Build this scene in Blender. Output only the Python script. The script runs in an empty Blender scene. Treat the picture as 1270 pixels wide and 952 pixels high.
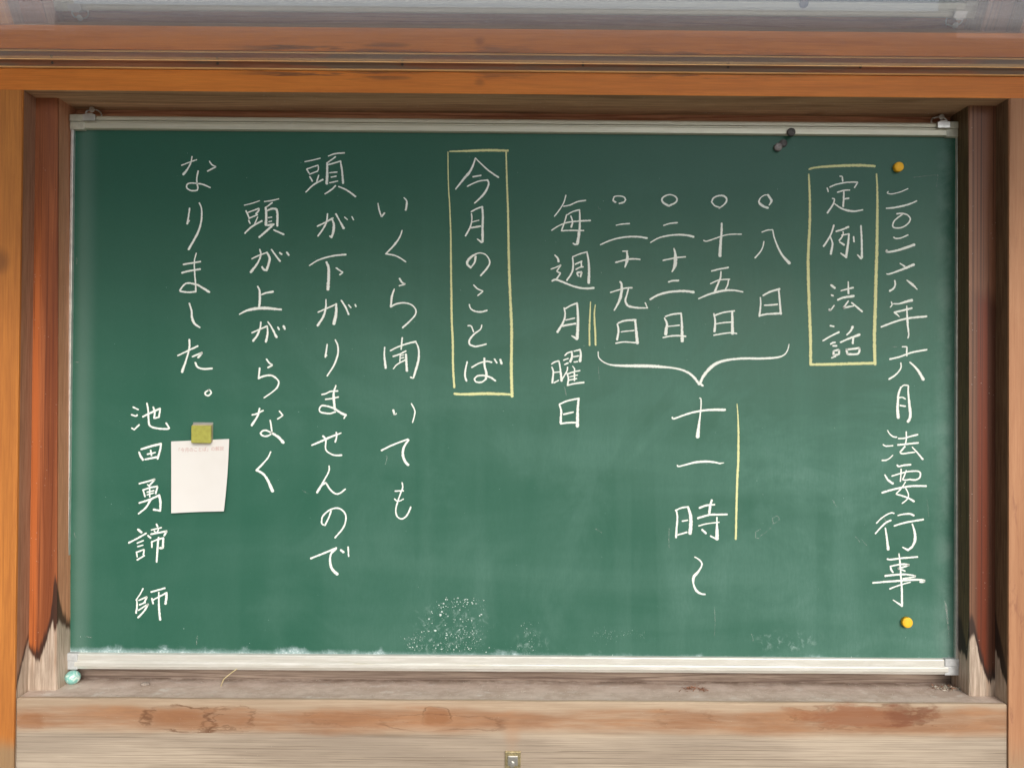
import bpy, bmesh, math, random
from mathutils import Vector, Matrix, noise as mnoise
random.seed(11)
S = bpy.context.scene
COL = S.collection

# ------------------------------------------------------------------ camera
F = 900.0; PW, PH = 1270.0, 952.0; Z0 = 1.5
A_, B_, C_, TX, TY, TZ = -0.00710521, -0.00244694, 0.00749016, 0.00350965, 0.01773958, 1.22058204
def mat3(a, b, c):
    return (Matrix.Rotation(c, 3, 'Z') @ Matrix.Rotation(b, 3, 'Y') @ Matrix.Rotation(a, 3, 'X'))
R = mat3(A_, B_, C_)
Ccv = -(R.transposed() @ Vector((TX, TY, TZ)))
def w_of(v): return Vector((v[0], v[2], Z0 - v[1]))
CAM = w_of(Ccv)
def dirw(v): return Vector((v[0], v[2], -v[1]))
right, down, fwd = (dirw(R[0]), dirw(R[1]), dirw(R[2]))
cd = bpy.data.cameras.new('camera'); cam = bpy.data.objects.new('camera', cd); COL.objects.link(cam)
cd.sensor_width = 36; cd.lens = 36 * F / PW; cd.clip_start = 0.01; cd.clip_end = 500
M = Matrix((right, -down, -fwd)).transposed().to_4x4(); M.translation = CAM
cam.matrix_world = M
S.camera = cam
def at(px, py, y=0.0):
    """the point on the vertical plane at depth y that the photograph shows at (px, py)"""
    d = right * ((px - 635) / F) + down * ((py - 476) / F) + fwd
    t = (y - CAM.y) / d.y
    return CAM + d * t

# ------------------------------------------------------------------ light
W = bpy.data.worlds.new("World"); S.world = W; W.use_nodes = True
wn = W.node_tree.nodes; wl = W.node_tree.links; wn.clear()
sky = wn.new('ShaderNodeTexSky'); sky.sky_type = 'NISHITA'; sky.sun_disc = False
sky.sun_elevation = math.radians(25); sky.sun_rotation = math.radians(159); sky.dust_density = 4; sky.air_density = 1.0
hs = wn.new('ShaderNodeHueSaturation'); hs.inputs['Saturation'].default_value = 0.32
bg = wn.new('ShaderNodeBackground'); bg.inputs['Strength'].default_value = 0.12
wo = wn.new('ShaderNodeOutputWorld')
wl.new(sky.outputs[0], hs.inputs['Color']); wl.new(hs.outputs[0], bg.inputs[0]); wl.new(bg.outputs[0], wo.inputs[0])
sd = bpy.data.lights.new('sun', 'SUN'); sd.energy = 1.2; sd.angle = math.radians(24); sd.color = (1.0, 0.975, 0.94)
sun = bpy.data.objects.new('sun', sd); COL.objects.link(sun)
sv = Vector((0.28, -0.80, 0.40)).normalized()
sun.rotation_euler = sv.to_track_quat('Z', 'Y').to_euler(); sun.location = (2, -4, 6)
S.view_settings.view_transform = 'Standard'; S.view_settings.look = 'None'
S.view_settings.gamma = 1; S.view_settings.exposure = 0.24
S.render.engine = 'CYCLES'
S.cycles.max_bounces = 8; S.cycles.transparent_max_bounces = 16
S.cycles.use_denoising = True

# ------------------------------------------------------------------ node helper
class NT:
    def __init__(s, name):
        s.m = bpy.data.materials.new(name); s.m.use_nodes = True
        s.t = s.m.node_tree; s.t.nodes.clear()
        s.out = s.t.nodes.new('ShaderNodeOutputMaterial')
        tc = s.t.nodes.new('ShaderNodeTexCoord'); s.obj = tc.outputs['Object']; s.uv = tc.outputs['UV']
        sp = s.t.nodes.new('ShaderNodeSeparateXYZ'); s.t.links.new(s.obj, sp.inputs[0])
        s.x, s.y, s.z = sp.outputs
    def put(s, inp, v):
        if isinstance(v, bpy.types.NodeSocket): s.t.links.new(v, inp)
        elif isinstance(v, (tuple, list)) and len(v) == 3 and inp.type == 'RGBA': inp.default_value = (*v, 1)
        else: inp.default_value = v
    def math(s, op, a, b=0.0, c=None, clamp=False):
        n = s.t.nodes.new('ShaderNodeMath'); n.operation = op; n.use_clamp = clamp
        s.put(n.inputs[0], a); s.put(n.inputs[1], b)
        if c is not None: s.put(n.inputs[2], c)
        return n.outputs[0]
    def add(s, a, b): return s.math('ADD', a, b)
    def sub(s, a, b): return s.math('SUBTRACT', a, b)
    def mul(s, a, b): return s.math('MULTIPLY', a, b)
    def vec(s, sx, sy, sz, off=(0, 0, 0)):
        n = s.t.nodes.new('ShaderNodeMapping'); s.t.links.new(s.obj, n.inputs[0])
        n.inputs['Scale'].default_value = (sx, sy, sz); n.inputs['Location'].default_value = off
        return n.outputs[0]
    def noise(s, v, scale=1.0, detail=4, rough=0.55, dist=0.0):
        n = s.t.nodes.new('ShaderNodeTexNoise'); s.put(n.inputs['Vector'], v)
        n.inputs['Scale'].default_value = scale; n.inputs['Detail'].default_value = detail
        n.inputs['Roughness'].default_value = rough; n.inputs['Distortion'].default_value = dist
        return n.outputs['Fac']
    def vor(s, v, scale):
        n = s.t.nodes.new('ShaderNodeTexVoronoi'); s.put(n.inputs['Vector'], v); n.inputs['Scale'].default_value = scale
        return n.outputs['Distance']
    def mr(s, v, a, b, c=0.0, d=1.0, smooth=True):
        n = s.t.nodes.new('ShaderNodeMapRange'); n.interpolation_type = 'SMOOTHSTEP' if smooth else 'LINEAR'
        s.put(n.inputs[0], v)
        for i, k in enumerate((a, b, c, d)): n.inputs[i + 1].default_value = k
        return n.outputs[0]
    def mix(s, f, a, b, mode='MIX'):
        n = s.t.nodes.new('ShaderNodeMix'); n.data_type = 'RGBA'; n.blend_type = mode
        s.put(n.inputs[0], f); s.put(n.inputs[6], a); s.put(n.inputs[7], b)
        return n.outputs[2]
    def bump(s, h, strength=0.3, dist=0.001):
        n = s.t.nodes.new('ShaderNodeBump'); n.inputs['Strength'].default_value = strength
        n.inputs['Distance'].default_value = dist; s.t.links.new(h, n.inputs['Height']); return n.outputs[0]
    def blob(s, c, rx, rz, n, amp=0.5, pw=2.0):
        """value 0 at the middle, 1 on a ragged outline round the world point c (x, z)"""
        dx = s.mul(s.sub(s.x, c.x), 1 / rx); dz = s.mul(s.sub(s.z, c.z), 1 / rz)
        p4 = lambda q: s.math('POWER', s.math('ABSOLUTE', q), pw)
        d = s.math('POWER', s.add(p4(dx), p4(dz)), 1.0 / pw)
        return s.add(d, s.mul(s.sub(n, 0.5), amp * 2))
    def curve(s, v, pts):
        n = s.t.nodes.new('ShaderNodeFloatCurve'); s.put(n.inputs['Value'], v)
        c = n.mapping.curves[0]
        c.points[0].location = pts[0]; c.points[1].location = pts[-1]
        for p in pts[1:-1]: c.points.new(*p)
        for p in c.points: p.handle_type = 'AUTO_CLAMPED'
        n.mapping.update(); return n.outputs[0]
    def bsdf(s, col, rough=0.6, bump=None, metal=0.0, spec=0.5, **kw):
        n = s.t.nodes.new('ShaderNodeBsdfPrincipled'); s.put(n.inputs['Base Color'], col)
        s.put(n.inputs['Roughness'], rough); n.inputs['Metallic'].default_value = metal
        n.inputs['Specular IOR Level'].default_value = spec
        for k, v in kw.items(): s.put(n.inputs[k], v)
        if bump: s.t.links.new(bump, n.inputs['Normal'])
        return n.outputs[0]
    def done(s, sh):
        s.t.links.new(sh, s.out.inputs[0]); return s.m

def wood_core(t, axis, light, dark, scale=1.0, ring=0.5, off=(0, 0, 0)):
    """grain running along axis: returns colour and height"""
    k = {'x': (0.05, 1, 1), 'z': (1, 1, 0.05), 'y': (1, 0.05, 1)}[axis]
    a = t.vec(k[0] * 420 * scale, k[1] * 420 * scale, k[2] * 420 * scale, off)
    fine = t.noise(a, 1.0, 6, 0.65)
    b = t.vec(k[0] * 60 * scale, k[1] * 60 * scale, k[2] * 60 * scale, off)
    mid = t.noise(b, 1.0, 3, 0.5, 0.6)
    # growth rings: sine of a stretched, slowly wandering field
    c = t.vec(k[0] * 16 * scale, k[1] * 16 * scale, k[2] * 16 * scale, off)
    wander = t.noise(c, 1.0, 2, 0.45, 0.4)
    rings = t.math('SINE', t.mul(wander, 95.0))
    rings = t.mr(rings, 0.45, 1.0, 0, 1)
    q = {'x': (0.012, 1, 1), 'z': (1, 1, 0.012), 'y': (1, 0.012, 1)}[axis]
    hair = t.noise(t.vec(q[0] * 620, q[1] * 620, q[2] * 620, off), 1.0, 3, 0.6)
    f = t.add(t.mul(t.mr(fine, 0.4, 0.6), 0.30), t.mul(t.mr(mid, 0.3, 0.7), 0.50))
    f = t.add(f, t.mul(t.mr(hair, 0.52, 0.62), 0.28))
    f = t.math('ADD', f, t.mul(rings, ring * 0.5), clamp=True)
    col = t.mix(f, light, dark)
    blot = t.noise(t.vec(5 * k[0] * 4 + 1, 5, 5 * k[2] * 4 + 1, off), 1.0, 3)
    col = t.mix(t.mr(blot, 0.35, 0.7, 0.0, 0.35), col, tuple(d * 0.75 for d in dark))
    h = t.sub(t.mul(fine, 0.7), t.mul(rings, 0.5 * ring))
    return col, h, fine, mid
def specks(t, col, amount=0.10, scale=170, c=(0.75, 0.72, 0.65)):
    v = t.vor(t.vec(1, 1, 1), scale); big = t.noise(t.vec(1, 1, 1), 23, 2)
    f = t.mul(t.mr(v, amount * 0.6, amount, 1, 0), t.mr(big, 0.5, 0.6))
    return t.mix(t.mul(f, 0.8), col, c)

def wood(name, axis, light, dark, scale=1.0, ring=0.5, off=(0, 0, 0), rough=0.62, spk=0.0, extra=None, spec=0.35, bs=0.35):
    t = NT(name); col, h, fine, mid = wood_core(t, axis, light, dark, scale, ring, off)
    if extra: col = extra(t, col, fine, mid)
    if spk: col = specks(t, col, spk)
    return t.done(t.bsdf(col, rough, t.bump(h, bs, 0.0008), spec=spec))

# ------------------------------------------------------------------ mesh helpers
def link(name, me, mats, parent=None, label=None):
    o = bpy.data.objects.new(name, me); COL.objects.link(o)
    for m in (mats if isinstance(mats, (list, tuple)) else [mats]): me.materials.append(m)
    if parent is not None:
        o.parent = parent; o.location = -Vector(parent.location)
    if label: o['label'] = label
    return o
def bm_obj(name, bm, mats, parent=None, label=None, smooth=False):
    me = bpy.data.meshes.new(name); bmesh.ops.recalc_face_normals(bm, faces=bm.faces)
    bm.to_mesh(me); bm.free()
    if smooth:
        for p in me.polygons: p.use_smooth = True
    return link(name, me, mats, parent, label)
def tagt(o, label, cat, group=None):
    o['label'] = label; o['category'] = cat
    if group: o['group'] = group
def root(name, loc, label, cat, group=None):
    o = bpy.data.objects.new(name, None); o.location = loc; o.empty_display_size = 0.05
    COL.objects.link(o); tagt(o, label, cat, group); return o
def hexa(bm, front, y0, y1, bev=0.002, seg=2):
    """front: 4 world points on plane y0 (TL,TR,BR,BL), extruded straight back to y1"""
    vs = [bm.verts.new((p.x, y0, p.z)) for p in front] + [bm.verts.new((p.x, y1, p.z)) for p in front]
    fs = [(0, 1, 2, 3), (7, 6, 5, 4), (0, 4, 5, 1), (1, 5, 6, 2), (2, 6, 7, 3), (3, 7, 4, 0)]
    fc = [bm.faces.new([vs[i] for i in f]) for f in fs]
    bmesh.ops.recalc_face_normals(bm, faces=fc)
    if bev:
        es = list({e for f in fc for e in f.edges})
        bmesh.ops.bevel(bm, geom=es, offset=bev, segments=seg, affect='EDGES', profile=0.6)
def box(bm, x0, x1, y0, y1, z0, z1, bev=0.0015, seg=2):
    hexa(bm, [Vector((x0, 0, z1)), Vector((x1, 0, z1)), Vector((x1, 0, z0)), Vector((x0, 0, z0))], y0, y1, bev, seg)
def sweep_x(bm, prof, x0, x1):
    """extrude a closed (y, z) profile along x"""
    a = [bm.verts.new((x0, y, z)) for y, z in prof]; b = [bm.verts.new((x1, y, z)) for y, z in prof]
    n = len(prof)
    for i in range(n): bm.faces.new((a[i], a[(i + 1) % n], b[(i + 1) % n], b[i]))
    bm.faces.new(a); bm.faces.new(b[::-1])
def disc(bm, c, r, y_base, h, seg=32, dome=0.25, tilt=0.0):
    """a round button lying against the board, its axis along y"""
    rings = [(r, 0), (r, h * 0.75), (r * 0.96, h * 0.92), (r * 0.88, h), (r * 0.45, h * (1 + dome * 0.2))]
    prev = None
    for rr, d in rings:
        cur = [bm.verts.new((c.x + rr * math.cos(2 * math.pi * i / seg), y_base - d, c.z + rr * math.sin(2 * math.pi * i / seg))) for i in range(seg)]
        if prev:
            for i in range(seg): bm.faces.new((prev[i], prev[(i + 1) % seg], cur[(i + 1) % seg], cur[i]))
        else: bm.faces.new(cur[::-1])
        prev = cur
    top = bm.verts.new((c.x, y_base - h * (1 + dome * 0.25), c.z))
    for i in range(seg): bm.faces.new((prev[i], prev[(i + 1) % seg], top))
def tube(bm, pts, r, seg=8):
    prev = None
    for i, p in enumerate(pts):
        d = (pts[min(i + 1, len(pts) - 1)] - pts[max(i - 1, 0)]).normalized()
        u = d.cross(Vector((0, 1, 0.01))).normalized(); v = d.cross(u)
        cur = [bm.verts.new(p + (u * math.cos(2 * math.pi * k / seg) + v * math.sin(2 * math.pi * k / seg)) * r) for k in range(seg)]
        if prev:
            for k in range(seg): bm.faces.new((prev[k], prev[(k + 1) % seg], cur[(k + 1) % seg], cur[k]))
        else: bm.faces.new(cur)
        prev = cur
    bm.faces.new(prev[::-1])

# ------------------------------------------------------------------ depths (metres behind the plane of the chalkboard's frame)
YF, YI, YB, YW = -0.060, -0.030, 0.006, 0.022     # front posts, inner posts, writing surface, wall behind
zc = lambda py, y: at(635, py, y).z
HX = 1.05                                          # half length of the long timbers

# ------------------------------------------------------------------ wood materials
def beam_extra(t, col, fine, mid):
    n = t.noise(t.vec(9, 9, 120), 1.0, 4, 0.6); n2 = t.noise(t.vec(2.2, 1, 1), 1.0, 2)
    zt = zc(90, YF)
    band = t.mr(t.sub(t.sub(zt, t.z), t.mul(t.mr(n, 0.35, 0.75), 0.016)), -0.006, 0.001, 1, 0)
    col = t.mix(t.mul(band, t.mr(n2, 0.45, 0.62, 0, 0.75)), col, (0.10, 0.055, 0.03))
    k = t.blob(at(595, 101, YF), 0.008, 0.007, n, 1.2)
    return t.mix(t.mr(k, 0.2, 1.5, 0.55, 0), col, (0.30, 0.09, 0.02))
M_BEAM = wood('orange_cedar_lengthways', 'x', (0.86, 0.28, 0.040), (0.64, 0.185, 0.025), 1.0, 0.25, (3, 0, 1), extra=beam_extra, rough=0.5)
M_LIP = wood('lit_edge_cedar', 'x', (0.85, 0.5, 0.2), (0.7, 0.33, 0.1), 1.0, 0.2, (1, 4, 0))  # paler copy of the cedar, painting the highlight on lit edges
def batten_extra(t, col, fine, mid):
    n = t.noise(t.vec(6, 6, 60), 1, 4, 0.6)
    return t.mix(t.mr(n, 0.42, 0.6), col, (0.20, 0.13, 0.08))
M_BATTEN = wood('red_brown_batten', 'x', (0.40, 0.16, 0.07), (0.24, 0.09, 0.04), 1.2, 0.4, (7, 2, 0), extra=batten_extra)
M_SOFFIT = wood('grey_brown_soffit', 'x', (0.70, 0.44, 0.25), (0.34, 0.19, 0.10), 0.8, 0.8, (2, 8, 3), spk=0.13, rough=0.8)
M_BACKW = wood('back_wall_cedar', 'x', (0.74, 0.38, 0.21), (0.34, 0.13, 0.065), 0.9, 1.0, (5, 1, 9), rough=0.75)
def foot(t, col, fine, u, low, high, y, mask=None):
    """weather-worn foot: bare grey wood below, a black tide mark, varnished wood above (heights follow the stain)"""
    Z9, Z7 = zc(900, y), zc(700, y)
    v = t.mr(t.z, Z9, Z7, 0, 1, False)
    n = t.noise(t.vec(420, 300, 22), 1, 4, 0.6); n2 = t.noise(t.vec(110, 110, 12), 1, 3, 0.5)
    v = t.add(v, t.add(t.mul(t.sub(n, 0.5), 0.10), t.mul(t.sub(n2, 0.5), 0.08)))
    u = t.add(u, t.mul(t.sub(n2, 0.5), 0.05))
    f = lambda P: [(a, (900 - b) / 200) for a, b in P]
    dl = t.sub(v, t.curve(u, f(low))); dh = t.sub(v, t.curve(u, f(high)))
    black = t.mr(dh, 0.05, -0.02); grey = t.mr(dl, 0.022, -0.018)
    if mask is not None: black = t.mul(black, mask); grey = t.mul(grey, mask)
    g = t.mix(t.mr(fine, 0.35, 0.65), (0.55, 0.44, 0.345), (0.32, 0.24, 0.18))
    g = t.mix(t.mr(n2, 0.5, 0.7, 0, 0.5), g, (0.40, 0.24, 0.15))
    col = t.mix(t.mul(black, 0.88), col, (0.022, 0.013, 0.010))
    return t.mix(grey, col, g)
def post_left_extra(t, col, fine, mid):
    n = t.noise(t.vec(30, 30, 8), 1, 3)
    k = t.blob(at(-2, 325, YF), 0.016, 0.016, n, 0.8)
    col = t.mix(t.mr(k, 0.4, 1.8, 0.55, 0), col, (0.10, 0.04, 0.015))
    b = t.mr(t.add(t.z, t.mul(n, 0.03)), zc(925, YF), zc(900, YF), 0.8, 0)
    col = t.mix(b, col, t.mix(fine, (0.34, 0.24, 0.13), (0.20, 0.14, 0.08)))
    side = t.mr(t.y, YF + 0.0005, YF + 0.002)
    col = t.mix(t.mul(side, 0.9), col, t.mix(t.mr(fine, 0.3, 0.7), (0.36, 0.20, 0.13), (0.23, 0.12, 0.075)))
    u = t.mr(t.y, YF, YF + 0.03, 0, 1, False)
    return foot(t, col, fine, u, [(0, 860), (.4, 838), (.6, 825), (1, 803)], [(0, 852), (.4, 832), (.6, 818), (1, 798)], YF, side)
M_POSTL = wood('orange_cedar_upright', 'z', (0.57, 0.215, 0.042), (0.37, 0.125, 0.026), 0.8, 0.35, (0, 0, 2), extra=post_left_extra, rough=0.55)
def post_right_extra(t, col, fine, mid):
    n = t.noise(t.vec(60, 60, 14), 1, 5, 0.65, 0.8); big = t.noise(t.vec(8, 8, 3), 1, 2)
    col = t.mix(t.mul(t.mr(n, 0.52, 0.66), t.mr(big, 0.42, 0.6, 0, 0.6)), col, (0.22, 0.085, 0.05))
    b = t.mr(t.add(t.z, t.mul(n, 0.06)), zc(930, YF), zc(880, YF), 0.8, 0)
    col = t.mix(b, col, (0.34, 0.22, 0.13))
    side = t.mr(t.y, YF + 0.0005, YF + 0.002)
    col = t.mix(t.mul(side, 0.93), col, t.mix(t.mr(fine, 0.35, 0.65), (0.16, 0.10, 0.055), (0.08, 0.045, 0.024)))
    u = t.mr(t.y, YF, YF + 0.03, 0, 1, False)
    return foot(t, col, fine, u, [(0, 846), (.3, 838), (.6, 825), (1, 808)], [(0, 835), (.3, 815), (.6, 795), (1, 765)], YF, side)
M_POSTR = wood('pale_cedar_upright', 'z', (0.47, 0.24, 0.125), (0.37, 0.17, 0.082), 0.8, 0.3, (4, 0, 6), extra=post_right_extra, rough=0.65)  # right front post, its own paler cedar tone
XL33, XL71 = at(33, 600, YI).x, at(71, 600, YI).x
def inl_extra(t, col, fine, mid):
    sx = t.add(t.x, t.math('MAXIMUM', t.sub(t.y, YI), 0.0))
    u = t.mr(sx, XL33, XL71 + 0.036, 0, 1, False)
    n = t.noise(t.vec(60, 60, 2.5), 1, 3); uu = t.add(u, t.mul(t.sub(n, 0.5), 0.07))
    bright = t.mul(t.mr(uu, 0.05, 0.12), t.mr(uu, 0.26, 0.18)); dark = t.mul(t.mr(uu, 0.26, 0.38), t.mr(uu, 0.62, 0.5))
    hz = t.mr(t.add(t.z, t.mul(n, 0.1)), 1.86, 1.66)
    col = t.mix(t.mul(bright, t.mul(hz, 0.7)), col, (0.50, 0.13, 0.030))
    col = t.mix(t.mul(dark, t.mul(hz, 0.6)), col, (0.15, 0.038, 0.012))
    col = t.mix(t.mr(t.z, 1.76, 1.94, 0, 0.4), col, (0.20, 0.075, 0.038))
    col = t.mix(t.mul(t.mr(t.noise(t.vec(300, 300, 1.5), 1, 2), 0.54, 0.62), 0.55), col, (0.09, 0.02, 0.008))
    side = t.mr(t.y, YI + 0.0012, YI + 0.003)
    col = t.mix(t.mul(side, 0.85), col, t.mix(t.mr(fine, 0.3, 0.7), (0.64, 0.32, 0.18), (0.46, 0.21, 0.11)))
    return foot(t, col, fine, u, [(0, 803), (.12, 812), (.25, 823), (.38, 806), (.47, 786), (.53, 776), (.57, 787), (.62, 776), (.75, 782), (1, 792)],
                [(0, 800), (.12, 806), (.22, 812), (.35, 797), (.45, 780), (.52, 748), (.57, 722), (.62, 735), (.75, 765), (1, 785)], YI)
XR01, XR34 = at(1201, 600, YI).x, at(1234, 600, YI).x
def inr_extra(t, col, fine, mid):
    sx = t.sub(t.x, t.math('MAXIMUM', t.sub(t.y, YI), 0.0))
    u = t.mr(sx, XR01 - 0.036, XR34, 0, 1, False)
    n = t.noise(t.vec(60, 60, 2.5, (3, 0, 0)), 1, 3); uu = t.add(u, t.mul(t.sub(n, 0.5), 0.08))
    edge = t.mr(uu, 0.68, 0.5)
    red = t.mul(t.mr(uu, 0.58, 0.68), t.mr(uu, 0.9, 0.8))
    low = t.mr(t.add(t.z, t.mul(n, 0.06)), zc(320, YI), zc(352, YI))
    col = t.mix(0.7, col, t.mix(low, (0.21, 0.085, 0.042), (0.065, 0.018, 0.008)))
    col = t.mix(t.mul(red, t.mul(low, 0.75)), col, (0.17, 0.030, 0.008))
    col = t.mix(t.mul(edge, 0.5), col, (0.30, 0.15, 0.085))
    line = t.mul(t.mr(t.noise(t.vec(380, 380, 1.0), 1, 2), 0.55, 0.62), 0.55)
    col = t.mix(line, col, (0.03, 0.012, 0.008))
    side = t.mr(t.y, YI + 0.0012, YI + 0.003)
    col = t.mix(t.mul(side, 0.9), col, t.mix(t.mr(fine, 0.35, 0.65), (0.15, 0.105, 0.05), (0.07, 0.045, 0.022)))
    return foot(t, col, fine, u, [(0, 800), (.2, 812), (.4, 815), (.455, 792), (.55, 787), (.7, 812), (.85, 836), (1, 842)],
                [(0, 745), (.2, 775), (.4, 798), (.455, 775), (.52, 762), (.62, 783), (.72, 803), (.85, 826), (1, 832)], YI)
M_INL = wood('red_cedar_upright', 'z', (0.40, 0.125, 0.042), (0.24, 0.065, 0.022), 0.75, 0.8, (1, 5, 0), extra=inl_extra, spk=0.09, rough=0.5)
M_INR = wood('dark_cedar_upright', 'z', (0.19, 0.075, 0.035), (0.075, 0.028, 0.016), 0.75, 0.5, (6, 2, 3), extra=inr_extra, spk=0.09, rough=0.5)
def sill_extra(t, col, fine, mid):
    n = t.noise(t.vec(10, 10, 40), 1, 4, 0.6, 0.5); lo = t.noise(t.vec(4, 4, 12), 1, 3)
    st = t.add(t.mul(t.noise(t.vec(16, 30, 330), 1, 5, 0.75), 0.5), t.mul(t.noise(t.vec(22, 30, 1100, (2, 0, 5)), 1, 4, 0.75), 0.5))
    z1, z2 = zc(877, YF), zc(906, YF)
    wob = t.add(t.mul(t.sub(lo, 0.5), 0.035), t.mul(t.sub(n, 0.5), 0.012))
    zz = t.add(t.z, wob)
    band = t.mul(t.mul(t.mr(zz, z1 + 0.005, z1 - 0.008), t.mr(zz, z2 - 0.010, z2 + 0.008)), t.mr(t.noise(t.vec(5, 5, 50, (3, 0, 3)), 1, 5, 0.65), 0.25, 0.6, 0.35, 1))
    hair = t.noise(t.vec(3.5, 30, 620, (7, 0, 3)), 1, 4, 0.8); hair2 = t.noise(t.vec(6, 30, 1150, (1, 0, 9)), 1, 3, 0.8)
    patch = t.noise(t.vec(2.5, 2.5, 16, (6, 0, 1)), 1, 3)
    weather = t.mix(t.mr(patch, 0.35, 0.65), (0.48, 0.40, 0.31), (0.30, 0.245, 0.19))
    weather = t.mix(t.mr(t.z, zc(918, YF), zc(900, YF), 0, 0.5), weather, (0.46, 0.33, 0.20))
    weather = t.mix(t.mul(t.mr(hair, 0.50, 0.60), t.mr(patch, 0.3, 0.6, 0.45, 0.9)), weather, (0.17, 0.135, 0.10))
    weather = t.mix(t.mr(hair2, 0.54, 0.66, 0, 0.6), weather, (0.20, 0.15, 0.11))
    col = t.mix(t.mr(hair2, 0.52, 0.68, 0, 0.35), col, (0.25, 0.18, 0.12))
    weather = t.mix(t.mr(t.noise(t.vec(3, 3, 30), 1, 3), 0.45, 0.62, 0, 0.4), weather, (0.30, 0.25, 0.20))
    col = t.mix(t.mr(t.z, z2 + 0.01, z2 - 0.01, 0, 0.85), col, weather)
    orange = t.mix(t.mr(n, 0.3, 0.7), (0.37, 0.18, 0.085), (0.26, 0.12, 0.058))
    orange = t.mix(t.mr(st, 0.45, 0.6, 0, 0.45), orange, (0.26, 0.14, 0.08))
    col = t.mix(t.mul(band, 0.85), col, orange)
    n8 = t.noise(t.vec(45, 45, 110), 1, 5, 0.65, 0.8); n9 = t.noise(t.vec(18, 18, 60, (4, 0, 2)), 1, 3, 0.5, 0.5)
    nn = t.add(t.mul(n, 0.55), t.add(t.mul(n9, 0.25), t.mul(n8, 0.20)))
    def edge(col, c, rx, rz, amp, fill, dark=0.8, fc=(0.25, 0.105, 0.045)):
        b = t.blob(c, rx, rz, nn, amp * 4.2, 3.2)
        col = t.mix(t.mr(b, 0.55, 1.15, fill, 0), col, fc)
        line = t.mul(t.mr(t.math('ABSOLUTE', t.sub(b, 0.98)), 0.01, 0.14, dark, 0), t.mr(n9, 0.40, 0.55, 0.15, 1))
        return t.mix(line, col, (0.13, 0.06, 0.03))
    col = edge(col, at(222, 891, YF), 0.060, 0.019, 0.30, 0.45, 0.75)
    col = edge(col, at(285, 891, YF), 0.045, 0.016, 0.55, 0.30, 0.5)
    col = edge(col, at(420, 892, YF), 0.07, 0.012, 0.55, 0.30, 0.25)
    col = edge(col, at(543, 886, YF), 0.020, 0.013, 0.35, 0.6, 0.6)
    col = edge(col, at(560, 896, YF), 0.10, 0.012, 0.3, 0.1, 0.4)
    col = edge(col, at(855, 892, YF), 0.05, 0.014, 0.4, 0.2, 0.25)
    col = edge(col, at(1085, 890, YF), 0.105, 0.017, 0.50, 0.7, 0.35, (0.24, 0.09, 0.042))
    col = edge(col, at(1130, 888, YF), 0.045, 0.016, 0.6, 0.6, 0.2, (0.15, 0.055, 0.03))
    col = edge(col, at(40, 893, YF), 0.02, 0.012, 0.5, 0.5, 0.2)
    # drip stain above the latch
    col = t.mix(t.mr(t.blob(at(635, 905, YF), 0.016, 0.035, n, 0.5), 0.2, 1.2, 0.35, 0), col, (0.40, 0.22, 0.12))
    # chalk dust on the ledge, darker toward the back wall
    up = t.noise(t.vec(30, 60, 30), 1, 5, 0.65)
    ledge = t.mr(t.y, YF + 0.004, YF + 0.008)
    col = t.mix(t.mul(ledge, 0.75), col, t.mix(t.mr(st, 0.4, 0.6), (0.68, 0.56, 0.49), (0.50, 0.39, 0.33)))
    col = t.mix(t.mul(ledge, t.mr(up, 0.55, 0.72, 0, 0.6)), col, (0.72, 0.68, 0.62))
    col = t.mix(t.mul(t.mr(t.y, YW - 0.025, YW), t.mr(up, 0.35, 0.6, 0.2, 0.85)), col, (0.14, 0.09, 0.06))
    return col
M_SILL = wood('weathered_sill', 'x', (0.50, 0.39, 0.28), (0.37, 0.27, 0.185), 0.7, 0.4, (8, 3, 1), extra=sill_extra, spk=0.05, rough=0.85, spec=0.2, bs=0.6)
M_LOWW = wood('grey_back_wall', 'x', (0.36, 0.28, 0.22), (0.13, 0.09, 0.07), 0.9, 1.0, (5, 1, 2), rough=0.85)
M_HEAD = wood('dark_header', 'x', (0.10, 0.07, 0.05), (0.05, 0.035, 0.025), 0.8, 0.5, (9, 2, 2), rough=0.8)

# ------------------------------------------------------------------ metal, plastic, paper
def plain(name, col, rough=0.5, metal=0.0, var=0.15, sc=60, spec=0.5, bumpk=0.0):
    t = NT(name); n = t.noise(t.vec(1, 1, 1), sc, 4, 0.6)
    c = t.mix(t.mr(n, 0.3, 0.7), tuple(min(1, k * (1 + var)) for k in col), tuple(k * (1 - var) for k in col))
    return t.done(t.bsdf(c, t.mr(n, 0.3, 0.7, rough * 0.85, min(1, rough * 1.15)), t.bump(n, bumpk, 0.0005) if bumpk else None, metal, spec))
def alu(name, col, dust):
    t = NT(name); st = t.noise(t.vec(6, 900, 900), 1, 4, 0.6); n = t.noise(t.vec(14, 40, 120), 1, 4, 0.65)
    c = t.mix(t.mr(st, 0.3, 0.7), col, tuple(k * 0.82 for k in col))
    c = t.mix(t.mr(n, 0.45, 0.7, 0, dust), c, (0.85, 0.84, 0.80))
    c = t.mix(t.mr(t.noise(t.vec(9, 30, 200), 1, 3), 0.62, 0.7, 0, 0.5), c, (0.5, 0.46, 0.33))
    return t.done(t.bsdf(c, 0.42, t.bump(st, 0.1, 0.0003), 0.35))
M_ALU = alu('ivory_aluminium_rail', (0.62, 0.60, 0.47), 0.1)
M_ALUB = alu('dusty_aluminium_rail', (0.70, 0.685, 0.62), 0.5)
M_ALUS = plain('side_rail_aluminium', (0.72, 0.70, 0.66), 0.35, 0.6)
M_CAP = plain('grey_corner_cap', (0.50, 0.50, 0.40), 0.45, 0.1, bumpk=0.1)
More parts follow.
